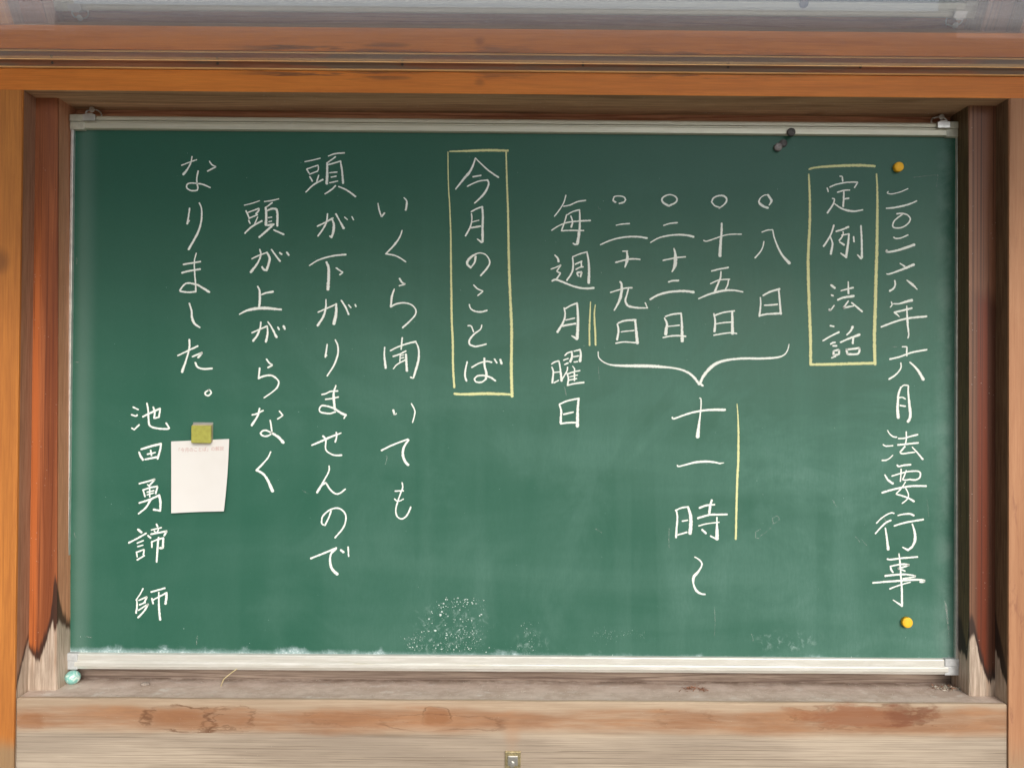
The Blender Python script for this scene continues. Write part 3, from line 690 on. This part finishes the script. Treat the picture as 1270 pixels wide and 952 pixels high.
ch('日', (740, 335, "18/26 218,568 230,630 225,680 215,730; 20/24 230,555 300,532 410,524; 26/34 405,530 415,620 428,768; 14 258,650 320,642 395,636; 16 202,770 290,756 430,766"))
ch('日', (740, 335, "16/40 715,505 740,560 735,610 728,670; 18/20 725,488 800,465 890,455; 18/36 890,455 898,560 900,680 902,745; 14/16 755,592 800,588 870,580; 16/20 700,710 780,694 860,690 935,697"))
ch('○', (860, 230, "16/18/22/14 275,232 225,215 190,175 215,130 275,108 325,115 350,150 330,195 270,242"))
ch('○', (860, 230, "22/30/12/12 785,238 735,220 692,180 705,135 745,105 785,100; 24/30/14 785,100 808,135 822,165 798,208"))
ch('十', (860, 230, "14 108,580 140,588 220,562 320,528 400,515 505,514; 20/36 298,400 296,500 285,620 278,742"))
ch('八', (860, 230, "14/16/20/34 722,492 780,472 835,468 852,550 890,650 940,740 1010,818; 14/18 742,592 730,650 700,705 650,762"))
ch('五', (860, 325, "18/20 192,95 270,75 365,58; 16/26 290,102 285,160 262,220 225,312; 14/16 180,228 260,192 320,184 380,182; 16 370,185 360,240 335,290; 16/26/16 55,386 150,345 230,320 330,300 430,298 520,315"))
ch('日', (860, 325, "18/26 215,545 228,620 222,728; 18 225,562 310,532 430,514; 24/36 408,520 410,640 412,750; 16 240,650 320,638 400,632; 16 215,770 300,755 380,745 455,752"))
ch('日', (860, 325, "16/22 705,375 708,450 695,570; 20/26 735,352 810,312 905,285; 18/26 898,290 908,400 920,545; 16/20 748,455 810,452 882,446; 20/24 710,562 780,548 925,540"))
ch('毎', (675, 235, "14 228,62 205,140 160,215 108,282; 14/18 205,178 270,165 350,130 435,116; 16 235,268 215,340 182,435; 14/18 240,268 300,235 372,215; 16/20/30/34 372,215 375,300 372,420 352,560; 28/16 350,575 325,580 305,568; 14/22 280,280 298,340 285,395; 14/20 78,430 150,385 240,350 350,335 485,328; 16 182,436 280,432 415,434"))
ch('週', (675, 310, "16/26 112,55 142,88 150,120; 14/16/20 72,202 130,180 178,158 130,225 172,245 130,305; 24/20/24 85,325 120,312 200,340 300,380 390,402 450,406 520,400; 16/22/18 298,85 305,160 290,240 238,320; 14/18 300,72 380,40 450,22; 18/32 450,22 468,130 472,250 468,345; 18 328,150 395,120; 18 390,120 392,175; 16 335,205 370,185 410,178; 18 345,245 358,275; 22 350,238 395,232 382,280"))
ch('月', (675, 310, "16/28 210,610 220,680 200,760 140,862; 16/20 222,618 280,585 345,560; 22/36 345,560 352,640 355,760 348,925; 32/14 345,935 290,905; 16 228,738 320,718; 22 195,800 270,785 330,775"))
ch('曜', (675, 420, "16/24 80,300 95,350 85,460; 16/18/28 78,265 110,245 155,232 168,310 182,440; 14 105,355 160,348; 16 105,462 150,438; 16/20 218,175 245,150 290,135; 20/28 290,135 292,190 275,240; 16 205,225 250,208; 16/20 215,270 250,255; 16/20 315,130 375,115; 20/30 375,115 385,160 378,235; 16 310,190 360,180; 16 315,245 350,240; 16/14 245,300 238,340 190,425; 16/20 240,365 255,420 245,490; 14 300,290 318,315 320,345; 16 248,370 310,348 375,335; 14 270,400 350,382; 18 318,360 318,440; 16 262,435 340,420; 16/22 245,490 320,472 415,460"))
ch('日', (675, 420, "18/28 160,690 178,760 175,820 172,880; 20 160,690 240,655 365,628; 22/36 362,630 352,760 350,920; 18 205,795 305,772; 20 175,895 240,885 340,880"))
ch('十', (825, 480, "14/16/44 362,115 375,120 378,180 370,280 355,400 342,520; 18/22/30 75,318 90,332 180,300 280,268 400,245 500,238 628,238"))
ch('一', (825, 480, "14/22/26/16 128,822 140,834 220,815 320,790 430,782 520,790 580,805; 12 580,800 615,796"))
ch('時', (825, 570, "18/24 115,530 128,600 120,720 114,815; 18/20 110,532 170,505 240,495; 24/38/40 240,495 265,580 270,660 262,770; 16 180,645 235,635; 16/20 132,790 225,762; 24/20 362,505 430,480 518,470; 24/28 490,425 475,480 465,555; 24/20 345,612 420,590 480,576 560,576 650,574; 16/14 355,694 440,672 568,656; 16/20/36/40 545,605 545,720 545,830; 18 530,828 478,802; 24 390,735 428,772"))
ch('～', (825, 640, "14/18/20/34/20/28/16 312,428 350,450 385,490 380,530 345,585 300,640 298,710 325,775 370,812 420,820"))
ch('今', (545, 178, "14/30/16 380,155 355,230 320,300 260,370 172,480; 14/20 382,158 450,225 530,295 622,358; 18 355,352 436,338; 16 295,452 370,415 430,395 500,388; 18/26/16 505,385 520,425 490,500 440,565 372,628"))
ch('月', (545, 178, "14/20 338,740 342,800 325,880 275,972; 16/18 335,720 390,690 450,668; 22/28 450,668 458,760 455,900 455,1035; 26/14 445,1040 400,1008; 14 345,828 415,810; 20 340,888 430,872"))
ch('の', (545, 285, "28/14 380,285 370,345 330,398; 24/30/14/14/22/18 330,398 295,365 300,325 350,275 420,245 490,265 530,335 505,400 435,482"))
ch('こ', (545, 285, "16 362,582 400,620 460,648 405,692; 16/20 315,788 330,830 375,858 440,864 500,850"))
ch('と', (545, 385, "16 302,160 335,165 360,225; 16/22/18 446,155 430,200 365,250 318,310 320,355 370,378 430,370 492,354"))
ch('ば', (545, 385, "16/24 293,540 275,620 270,690 285,740; 18 342,598 420,555 500,535 550,545; 24/26 474,505 475,580 495,660 488,725; 20 488,725 440,755 385,750 368,720 400,690 470,685 540,705 590,740; 20 580,512 605,550; 24 642,518 655,558"))
ch('い', (455, 235, "14/20 118,148 130,215 155,290 185,250; 14/26 392,88 422,130 410,215"))
ch('く', (455, 235, "12/22/16 372,432 345,505 285,590 200,678; 18/16 200,678 290,695 350,722 410,762"))
ch('ら', (455, 345, "20/16 345,5 372,45 405,62 342,80; 14/26/20 290,115 265,190 252,300; 20/16/20 252,300 320,268 400,260 470,280 515,330 510,385 450,455 378,520"))
ch('聞', (455, 410, "14/30 188,175 185,260 198,390; 16/22 248,210 330,170 430,135 515,115; 18 373,75 362,195; 14/22/28/18 515,115 545,190 545,300 520,400 490,500 462,490; 18 278,270 340,250 410,215; 14 352,258 348,330; 12 355,262 390,255; 14 352,292 390,282; 14/18 280,400 320,355 400,310; 24/28 412,250 422,420"))
ch('い', (455, 410, "24/14 280,838 292,888 312,872; 14/18/14 470,768 505,840 500,900 482,965"))
ch('て', (455, 535, "20/18 155,198 250,150 350,110 432,80; 22/28/30 440,88 390,165 380,240 398,305 435,350"))
ch('も', (455, 535, "16/18 372,538 378,590 355,650 325,740 305,820 318,890 365,918 410,895 440,850 462,795; 16 300,626 385,622; 14 292,708 320,732 350,728 385,710"))
ch('頭', (370, 180, "12/14 70,176 150,160 230,140; 16 90,255 112,295; 14 92,252 210,212 212,250 205,272; 14 120,308 205,275; 18 122,335 148,380; 16 215,320 195,385; 16/20 80,495 160,420 258,365; 14/18 318,116 390,92 485,84; 16 392,125 330,170 300,192; 22/32 305,190 305,300 300,405; 16/18 315,208 380,190 445,170; 18/26 445,170 462,280 472,400; 14 332,292 408,286; 16 348,338 398,330; 16 332,398 415,380; 20/16 392,430 350,470 282,515; 16/22 426,438 510,475 602,542"))
ch('が', (370, 255, "16/20 202,218 280,180 365,132; 16/20/18 308,88 298,170 265,240 208,320; 16/30/24 352,135 375,200 368,280 350,335; 18 350,335 332,322; 22/16/30 398,90 430,150 478,238; 14 488,122 518,148; 14 565,118 582,150"))
ch('下', (370, 255, "14/22 118,632 200,580 300,545 400,525 500,516; 26/34/34 298,598 320,660 320,760 312,880; 18/16 400,658 470,705 438,728"))
ch('が', (370, 360, "16/18 210,230 300,190 402,145; 14/24/26 292,98 290,180 262,280 205,370; 26/36 400,145 400,220 390,290 375,350; 20 455,108 495,170 530,252; 16 530,155 555,182; 18 600,152 608,170"))
ch('り', (370, 360, "16/22 305,570 295,640 285,700; 12 285,700 302,684; 16/22/16 390,522 418,590 415,680 375,790 305,900"))
ch('ま', (370, 470, "18 250,162 290,152 340,130 415,125; 18 288,212 350,205 422,188; 16/30/26 396,68 375,140 375,210 385,320; 20/18/20/30 390,345 330,362 245,350 222,325 240,285 280,280 370,305 440,350 500,380; 16 500,380 482,412"))
ch('せ', (370, 470, "18/26/16 145,695 250,650 350,605 450,568; 22/16/16/22 262,600 290,640 290,740 340,785 390,802 455,800; 16/20 400,560 405,600 390,660"))
ch('ん', (370, 570, "16/18/22 325,65 322,120 270,220 200,340; 28/20/18 200,340 245,268 290,240 335,310 390,355 440,350 495,308"))
ch('の', (370, 570, "18 345,540 320,610 280,690 248,670 248,630 260,590 320,535 390,508 450,520 495,570 500,640 470,720 388,818"))
ch('で', (370, 615, "20/22 132,655 250,608 400,545; 30/20/30/34 395,550 350,600 335,660 345,740 375,790 410,818; 26 450,568 475,588; 18 525,535 530,632"))
ch('頭', (290, 240, "12 112,124 190,105 272,78; 18 130,185 165,262; 14/20 150,200 268,158 262,182 235,215; 16 160,262 250,225; 18 158,285 172,315; 14 252,250 220,320; 18/22 118,418 190,350 295,290; 14/16 325,86 400,75 472,58; 16 405,98 335,150; 24/32 338,150 342,240 340,330; 18/26/26 345,185 400,162 445,165 460,210 458,340; 14 365,255 400,250; 14 370,298 398,292; 24/22 420,325 360,335; 22/26/22 418,328 350,390 270,460; 16/24 422,385 525,430"))
ch('が', (290, 240, "16 192,688 260,655 350,622; 16/28 275,590 285,650 250,735 180,828; 22/28/28 350,622 378,680 365,750 345,808; 24 345,808 315,800 300,775; 18/22 398,592 440,650 488,712; 20 485,625 505,640; 22 560,622 580,648"))
ch('上', (290, 335, "16/24/26 252,172 272,215 275,300 270,380; 16/26 295,258 340,240 412,228; 14/32/34/20 60,465 140,425 240,405 340,400 420,408 500,415"))
ch('が', (290, 335, "16/20 192,660 270,625 350,590; 18/26 285,548 278,610 245,690 205,742; 16/28 352,590 358,650 350,710 338,752; 14/26 360,545 400,605 450,705; 20 465,602 478,625; 26 525,590 538,618"))
ch('ら', (290, 430, "18/22 345,130 375,170 408,192 362,218; 20 273,225 262,330; 22/20/14 262,330 320,308 390,300 440,325 475,370 455,430 400,480 320,535"))
ch('な', (290, 430, "18 195,716 240,705 310,670; 20/26 272,650 250,730 190,825; 18/16 482,678 518,722 462,760"), (290, 505, "18/20/20/34 385,138 395,200 398,270 350,302 300,295 282,270 310,245 350,245 420,280 480,320 520,370"))
ch('く', (290, 505, "16/18/24 390,468 360,530 300,600 240,660; 24/26/38 240,660 310,700 360,770 408,880"))
ch('な', (210, 185, "14 130,172 210,140 288,113; 14/18/28 240,80 225,150 190,215 150,265; 14/20 424,130 450,165 492,188 405,232; 18/16 305,232 290,310 295,370 302,410 290,435 235,438 190,415 185,380 215,360 290,362 360,375 430,405"))
ch('り', (210, 185, "18/22 215,625 205,700 190,785"), (210, 265, "16/22/24/24 318,-112 340,-50 340,60 310,180 260,280 205,375; 12 192,102 215,72"))
ch('ま', (210, 265, "18 150,535 240,520 328,505; 22 135,622 220,602 325,585; 14/18 285,418 265,500 268,620 278,740 280,822; 20/18/26 280,822 200,828 115,818 120,795 180,735 280,745 350,780 420,825"))
ch('し', (210, 365, "18/22/28/18 212,95 235,170 240,240 265,305 322,348"))
ch('た', (210, 365, "22/18/30 212,478 212,560 185,670 135,815; 16/22 90,645 180,602 300,545; 20/22 245,655 350,612 305,665; 22/22 275,720 300,765 360,785 450,780"))
ch('。', (200, 440, "18 500,370 465,395 470,420 500,428 530,400 515,372 500,370"))
ch('池', (155, 490, "18 88,125 140,150; 20 72,205 115,218 130,208; 16/20 72,345 98,362 150,312; 20/22 232,85 245,150 250,250 265,320 340,348 440,355 468,345; 20 468,345 435,292; 20/24 190,225 270,185 370,140; 20 300,125 315,180 308,240; 20 372,145 358,232 312,240"))
ch('田', (155, 490, "20/26/24 172,568 270,538 380,510; 22/24 380,510 375,560 345,668; 20/28 150,600 165,640 190,678; 20/24 215,675 335,650; 18 238,620 320,602; 20 272,580 280,632"))
ch('勇', (155, 585, "18/20 152,122 230,102 320,75 265,135; 18/22 190,190 265,165 345,150 325,225; 18 195,195 212,258; 16 235,212 305,195; 15 235,240 300,222; 16 262,180 262,262; 20/24 152,325 260,290 360,245; 26/28/20 362,245 375,330 372,408; 20/24 372,408 305,395; 24/18 270,290 225,370 145,438; 18 240,135 262,150"))
ch('諦', (155, 585, "26 140,605 175,635; 20/18 42,745 130,700 225,645; 16 130,748 195,722; 16 135,785 190,770; 18/18 122,845 205,815 195,870; 16 125,850 130,895; 18 130,925 205,880; 20 332,550 345,575; 16 280,610 385,585; 14 310,620 325,640; 14 355,605 340,635; 22 245,670 270,692; 20/20 275,655 350,640 445,622 415,668; 18 285,730 285,792; 18/20 280,740 340,712 405,695; 24/26 405,695 400,800 372,800; 20/24/20 355,690 345,800 335,945"))
ch('師', (155, 670, "16/14 192,505 160,565 118,625; 14/22 125,622 128,690 118,760; 16/20 148,628 235,590 205,650; 18 155,675 215,650; 16/20/22 145,732 248,665 200,745 140,808; 20 278,540 420,500; 20 285,610 298,662; 16/22 288,630 360,590 440,550; 24/30 440,550 438,600 428,662; 18/24 358,545 358,650 362,740 372,832"))
# brace gathering the four dates, and the yellow chalk
chalk('chalk_brace', M_CHALK, [(735, 415, 8.5, "12/14/30/36/34/20/26/30 58,180 65,240 120,290 200,318 330,326 450,328 600,330 740,340 860,352 980,385 1062,442 1122,520; 30/36/24/26/22/10 1135,505 1165,440 1220,370 1290,310 1380,275 1480,258 1600,250 1800,250 1950,238 2020,210 2055,160 2070,100; 26 1145,525 1160,535")], 'white chalk curly brace under the four dates', 1.05)
def ybox(label, *lines):
    chalk('chalk_box', M_YCHALK, [(0, 0, 1.0, s) for s in lines], label)
def line(*pts): return pts
# source pixel coordinates, dense enough to be smoothed
def y_line(bm, uvl, ws, pts):
    ribbon(bm, uvl, [(x * 8.5, y * 8.5) for x, y in pts], [w * 8.5 for w in ws], 0, 0, 8.5)
def yellow(name, label, lines):
    bm = bmesh.new(); uvl = bm.loops.layers.uv.new('UVMap')
    for ws, pts in lines: y_line(bm, uvl, ws, pts)
    me = bpy.data.meshes.new(name); bm.to_mesh(me); bm.free(); link(name, me, M_YCHALK, CB, label)
yellow('chalk_box', 'tall yellow chalk box round the heading in the middle', [
    ((1.4, 2, 2.8, 3.2, 3.2), [(555.6, 188.6), (555.8, 213), (556.5, 237), (557.7, 254), (559, 290), (559.4, 332), (560.3, 397), (561.5, 420), (562, 456), (563.5, 480)]),
    ((2.2, 3, 3.8, 4.2, 4.4), [(627.7, 188), (628.3, 213), (629.1, 237), (630, 260), (630.5, 290), (631.8, 344), (634.2, 397), (634.6, 420), (634.2, 456), (635, 491)]),
    ((2.0, 3.4, 3.8, 3.2), [(558, 188), (580, 187.4), (604, 186.5), (629.7, 187)]),
    ((3.4, 4.2, 4.4, 3.6), [(563.8, 488), (574.4, 488.8), (603.8, 488), (632.6, 489)])])
yellow('chalk_box', 'yellow chalk box round the heading near the right side', [
    ((2.6, 3.6, 4.2, 4.4, 4.6, 4.0), [(1003, 216.5), (1004.4, 250), (1004, 280), (1002.2, 320), (1002.6, 350), (1003.6, 380), (1005, 415), (1005.4, 452)]),
    ((2.2, 3.8, 4.6, 4.8, 5.0, 4.4), [(1087, 216), (1088, 245), (1087.4, 310), (1086.3, 345), (1085.5, 380), (1084.4, 415), (1085, 451.5)]),
    ((2.6, 3.8, 4.2, 3.8), [(1003.5, 210), (1011, 208), (1028, 206.5), (1048, 205.6), (1066, 205.2), (1084.5, 206.2)]),
    ((3.6, 4.2, 4.2, 4.0), [(1006.5, 451.8), (1030, 451.6), (1060, 450.8), (1084, 450.2)])])
yellow('chalk_underline', 'double yellow chalk line beside the weekday', [
    ((1.6, 2.6, 2.4), [(732.4, 374.5), (731.7, 390), (731, 410), (731.2, 428)]),
    ((1.8, 3.0, 2.6), [(738.3, 378.3), (737.1, 390), (738.3, 415), (738.6, 427.5)])])
yellow('chalk_underline', 'long yellow chalk line beside the time', [
    ((1.4, 2.8, 3.4, 3.2, 3.2, 3.0), [(914, 501), (915.4, 521), (915.8, 545), (915.4, 574), (914.4, 592), (913.4, 625), (912.5, 668)])])
# faint leftover marks
bm = bmesh.new(); uvl = bm.loops.layers.uv.new('UVMap')
def faint(w, *pts): ribbon(bm, uvl, [(x * 8.5, y * 8.5) for x, y in pts], [w * 8.5], 0, 0, 8.5)
faint(1.2, (1133, 220), (1150, 218), (1163, 217)); faint(0.8, (1163, 217), (1161, 233))
faint(1.0, (958, 642), (964, 639), (967, 644), (959, 650), (958, 642)); faint(0.8, (956, 654), (948, 661), (943, 664))
faint(1.4, (937, 660), (937, 667), (941, 667)); faint(0.9, (937, 659), (943, 656))
for a in ((742, 257, 745, 260), (742, 455, 743, 470), (1107, 430, 1113, 430), (1061, 665, 1066, 672), (1172, 745, 1174, 760), (1173, 748, 1175, 775), (1176, 774, 1177, 790), (1174, 765, 1176, 780), (95, 320, 95, 327), (93, 449, 97, 449), (92, 660, 95, 667), (886, 752, 886, 787), (932, 786, 934, 794), (738, 655, 746, 660), (1095, 640, 1100, 650), (480, 566, 478, 575), (376, 608, 382, 612), (700, 480, 702, 490), (1033, 620, 1037, 627), (1150, 620, 1152, 640), (1068, 668, 1076, 677), (830, 655, 830, 680), (245, 788, 244, 798), (107, 789, 113, 790)):
    faint(random.uniform(0.8, 1.6), (a[0], a[1]), ((a[0] + a[2]) / 2 + random.uniform(-1, 1), (a[1] + a[3]) / 2), (a[2], a[3]))
faint(2.0, (1171, 745), (1174, 752), (1175, 762), (1176, 772))
me = bpy.data.meshes.new('chalk_smears'); bm.to_mesh(me); bm.free()
o = link('chalk_smears', me, M_FAINT, CB); o['kind'] = 'stuff'
# chalk crumbs stuck to the board
bm = bmesh.new(); uvl = bm.loops.layers.uv.new('UVMap')
def crumb(px, py, r, k=6):
    c = at(px, py, YB); mp = 0.00105 * r; y = YB - 0.00045 - random.random() * 0.0001
    ph = random.random() * 6; ex = random.uniform(0.6, 1.0)
    top = bm.verts.new((c.x, y - mp * 0.35, c.z))
    vs = [bm.verts.new((c.x + mp * math.cos(ph + i * 2 * math.pi / k) * random.uniform(0.7, 1.2), y, c.z + ex * mp * math.sin(ph + i * 2 * math.pi / k) * random.uniform(0.7, 1.2))) for i in range(k)]
    for i in range(k):
        bm.faces.new((vs[i], vs[(i + 1) % k], top))
for cx, cy, sx, sy, k in ((512, 797, 5, 6, 40), (523, 787, 5, 8, 40), (531, 775, 4, 7, 30), (545, 762, 5, 6, 36), (553, 751, 7, 5, 40), (568, 755, 9, 7, 46), (580, 746, 8, 3, 30),
                          (596, 748, 5, 4, 16), (572, 772, 9, 8, 40), (556, 789, 9, 7, 60), (572, 792, 8, 7, 80), (586, 783, 5, 9, 40), (540, 800, 14, 5, 60), (560, 802, 22, 4, 90), (588, 790, 6, 6, 36)):
    for _ in range(k): crumb(random.gauss(cx, sx), min(812, random.gauss(cy, sy)), 0.20 + random.random() ** 5 * 1.0)
for px, py, r in ((540, 781.5, 2.4), (546, 762, 2.2), (548, 758, 1.6), (532, 767, 1.6), (550, 748, 1.4), (553, 743, 1.2), (544.5, 750, 1.2), (597, 761.5, 1.7), (595, 763, 1.2), (554, 787, 1.6), (571, 767, 1.3), (585, 769, 1.0), (586, 748, 1.3), (580, 746.5, 1.4), (568, 741, 1.2), (600, 744, 1.0), (555, 743, 0.9), (566, 790, 1.0), (603, 814 - 6, 1.3), (1123, 790, .5), (228, 779, .7), (100, 789, .5)): crumb(px, py, r, 9)
for _ in range(60):
    crumb(random.gauss(657, 6), random.uniform(770, 812), 0.2 + random.random() ** 3 * 0.6)
for _ in range(90):
    crumb(random.uniform(735, 800), random.gauss(786, 4), 0.2 + random.random() ** 3 * 0.3)
for _ in range(1300):
    x = random.uniform(95, 1180); crumb(x, 812 + x * 0.0085 - abs(random.gauss(0, 2.2) + max(0, 7 * mnoise.noise(Vector((x * 0.03, 0, 0)))) * random.random()), 0.2 + random.random() ** 4 * 0.9)
for _ in range(420):
    crumb(random.uniform(95, 1180), random.uniform(180, 812), 0.13 + random.random() ** 4 * 0.3)
me = bpy.data.meshes.new('chalk_crumbs'); bm.to_mesh(me); bm.free()
M_CRUMB = plain('chalk_crumb', (0.62, 0.72, 0.68), 0.95)
o = link('chalk_crumbs', me, M_CRUMB, CB); o['kind'] = 'stuff'

# ------------------------------------------------------------------ magnets
def magnet(name, px, py, rpx, h, m, label, cat, y=YB, group=None):
    c = at(px, py, y - h); r = rpx * 0.001350
    bm = bmesh.new(); disc(bm, c, r, 0, h, 36)
    for v in bm.verts: v.co -= Vector((c.x, 0, c.z))
    o = bm_obj(name, bm, m, None, smooth=True); o.location = (c.x, y - 0.0002, c.z); tagt(o, label, cat, group); return o
magnet('round_magnet', 1115.5, 206.5, 6.0, 0.007, M_YEL, 'round yellow magnet near the top right corner of the chalkboard', 'magnet', group='yellow magnets on the right of the board')
magnet('round_magnet', 1126, 772, 6.5, 0.007, M_YEL, 'round yellow magnet low on the right, below the longest column of writing', 'magnet', group='yellow magnets on the right of the board')
magnet('round_magnet', 981.8, 163.5, 5.2, 0.004, M_DARKM, 'dark round magnet stuck on the lower edge of the top rail', 'magnet', -0.0008, 'small dark magnets at the top rail')
magnet('round_magnet', 971.8, 177.5, 4.8, 0.003, M_DARKM, 'dark disc magnet on the board, the right one of a touching pair', 'magnet', group='small dark magnets at the top rail')
magnet('round_magnet', 965.6, 182, 5.0, 0.006, plain('worn_dark_magnet', (0.23, 0.21, 0.20), 0.6, 0.1, 0.3, 300), 'purplish dark disc magnet on the board, the left one of a touching pair', 'magnet', group='small dark magnets at the top rail')

# paper card held by the square magnet
CR = root('paper_card', at(249, 590, YB), 'small white paper card with a faint red heading, hanging under an olive square magnet', 'paper card')
bm = bmesh.new(); NXG, NYG = 14, 18
cs = [at(*p, YB) for p in ((213.3, 547), (285, 544), (280.3, 632.5), (215.5, 635))]
def card_pt(u, v, off=0.0):
    p = cs[0].lerp(cs[1], u).lerp(cs[3].lerp(cs[2], u), v)
    lift = 0.0016 + 0.009 * v * v * (0.4 + 0.6 * abs(u - 0.45)) + 0.0012 * (u - 0.5) ** 2 * 4
    x = p.x + 0.0014 * math.sin(v * 3.0) * (u - 0.4)
    return Vector((x, YB - lift - off, p.z))
for th in (0.0, 0.0003):
    g = [[bm.verts.new(card_pt(i / NXG, j / NYG, th)) for i in range(NXG + 1)] for j in range(NYG + 1)]
    for j in range(NYG):
        for i in range(NXG): bm.faces.new((g[j][i], g[j][i + 1], g[j + 1][i + 1], g[j + 1][i]))
bm_obj('sheet', bm, M_PAPER, CR, smooth=True)
fc = bpy.data.curves.new('heading', 'FONT'); fc.body = '「今月のことば」の解説'; fc.size = 1.0
fo = bpy.data.objects.new('heading_tmp', fc); COL.objects.link(fo)
dg = bpy.context.evaluated_depsgraph_get(); tm = bpy.data.meshes.new_from_object(fo.evaluated_get(dg))
xs = [v.co.x for v in tm.vertices] or [0, 1]; ys = [v.co.y for v in tm.vertices] or [0, 1]
x0, x1, y0, y1 = min(xs), max(xs), min(ys), max(ys)
for v in tm.vertices:
    u = 0.13 + 0.78 * (v.co.x - x0) / (x1 - x0); w = 0.158 - 0.062 * (v.co.y - y0) / (y1 - y0)
    v.co = card_pt(u, w, 0.0005)
bpy.data.objects.remove(fo)
tm.name = 'heading'; tm.materials.clear(); link('printed_heading', tm, M_PRINT, CR)
c = at(249, 537.5, YB - 0.011)
SM = root('square_magnet', (c.x, YB, c.z), 'olive square magnet clip pinning the top of the white card', 'magnet')
def sq(name, p0, p1, y0, y1, m, bev):
    a, b = at(*p0, y1), at(*p1, y1); bm = bmesh.new()
    box(bm, a.x, b.x, y1, y0, b.z, a.z, bev); return bm_obj(name, bm, m, SM)
sq('cover', (237, 527.5), (261.2, 549.5), YB - 0.0085, YB - 0.013, M_OLIVE, 0.0015)
sq('magnet_core', (238.5, 526.3), (262.0, 548.0), YB - 0.002, YB - 0.0083, M_OLEDGE, 0.0006)
sq('back_plate', (239.5, 523.5), (263.8, 547), YB - 0.0018 + 0.0016, YB - 0.0022, M_STEEL, 0.0003)

# ------------------------------------------------------------------ things on the sill
c = at(90.3, 841, -0.004); bm = bmesh.new(); bmesh.ops.create_uvsphere(bm, u_segments=32, v_segments=20, radius=1)
for v in bm.verts: v.co = Vector((v.co.x * 0.0118, v.co.y * 0.0115, v.co.z * 0.0112)) * (1 + 0.05 * mnoise.noise(v.co * 2.0))
o = bm_obj('glass_pebble', bm, M_TEAL, None, smooth=True); o.location = (c.x, -0.004, zs + 0.0112); o.rotation_euler = (0, 0.5, 0)
tagt(o, 'round pale teal pebble resting on the sill in the left corner', 'pebble')
c = at(180, 845, -0.01); bm = bmesh.new(); bmesh.ops.create_icosphere(bm, subdivisions=2, radius=1)
for v in bm.verts: v.co = Vector((v.co.x * 0.0078, v.co.y * 0.005, v.co.z * 0.0035)) * (1 + 0.25 * mnoise.noise(v.co * 2.2))
o = bm_obj('small_stone', bm, plain('grey_stone', (0.30, 0.25, 0.21), 0.9, 0, 0.3, 300), None, smooth=True); o.location = (c.x, -0.010, zs + 0.003)
tagt(o, 'small flat grey stone on the sill, right of the teal pebble', 'stone')
bm = bmesh.new(); a, b = at(294, 829, 0.0), at(274, 845, -0.012)
pts = [a.lerp(b, i / 6) + Vector((0, 0, 0.0012 * math.sin(i * 0.5))) for i in range(7)]; pts[-1].z = zs + 0.001
for p in pts: p -= b
tube(bm, [Vector(p) for p in pts], 0.0007, 6)
o = bm_obj('straw', bm, M_STRAW, None); o.location = b; tagt(o, 'thin dry straw leaning from the sill against the bottom rail', 'straw')
# the two little heaps of litter
def litter(px, py, n, spread, mats, label, y):
    bm = bmesh.new(); c = at(px, py, y)
    for _ in range(n):
        x, yy = random.gauss(0, spread), random.gauss(0, 0.005)
        q = Vector((x, yy, 0.0015 + random.random() * 0.004 * math.exp(-(x / spread) ** 2)))
        d = Vector((random.gauss(0, 1), random.gauss(0, 0.6), random.gauss(0, 0.35))).normalized() * random.uniform(0.002, 0.008)
        e = Vector((random.gauss(0, 1), random.gauss(0, 1), random.gauss(0, 1))).normalized() * random.uniform(0.0003, 0.0013)
        f = bm.faces.new([bm.verts.new(q - d), bm.verts.new(q + e), bm.verts.new(q + d), bm.verts.new(q - e)]); f.material_index = random.randrange(len(mats))
    me = bpy.data.meshes.new('litter'); bm.to_mesh(me); bm.free()
    o = bpy.data.objects.new('litter', me); COL.objects.link(o)
    for m in mats: me.materials.append(m)
    o.location = (c.x, y, zs); o['kind'] = 'stuff'; o['label'] = label; o['category'] = 'litter'
litter(1176, 852, 130, 0.014, [M_DEB, M_LEAF, M_DEB], 'pale dry litter swept into the right corner of the sill', -0.002)
litter(862, 852, 60, 0.010, [M_LEAF], 'dark reddish dry sprig on the sill below the bottom rail', -0.012)
# dust grains over the sill
bm = bmesh.new()
for _ in range(900):
    x = random.uniform(-0.8, 0.8); y = YF + 0.006 + (YW - YF - 0.01) * random.random(); r = random.uniform(0.0003, 0.0009)
    bmesh.ops.create_icosphere(bm, subdivisions=0, radius=r, matrix=Matrix.Translation((x, y, zs + r * 0.3))) if False else None
    a = [bm.verts.new((x + r * math.cos(k * 2.1 + x * 90), y + r * math.sin(k * 2.1 + x * 90), zs + 0.0006)) for k in range(3)]; t_ = bm.verts.new((x, y, zs + 0.0006 + r))
    for k in range(3): bm.faces.new((a[k], a[(k + 1) % 3], t_))
me = bpy.data.meshes.new('sill_grit'); bm.to_mesh(me); bm.free(); me.materials.append(M_DEB)
o = bpy.data.objects.new('sill_grit', me); COL.objects.link(o); o['kind'] = 'stuff'; o['label'] = 'fine pale grit scattered along the top of the sill'; o['category'] = 'grit'
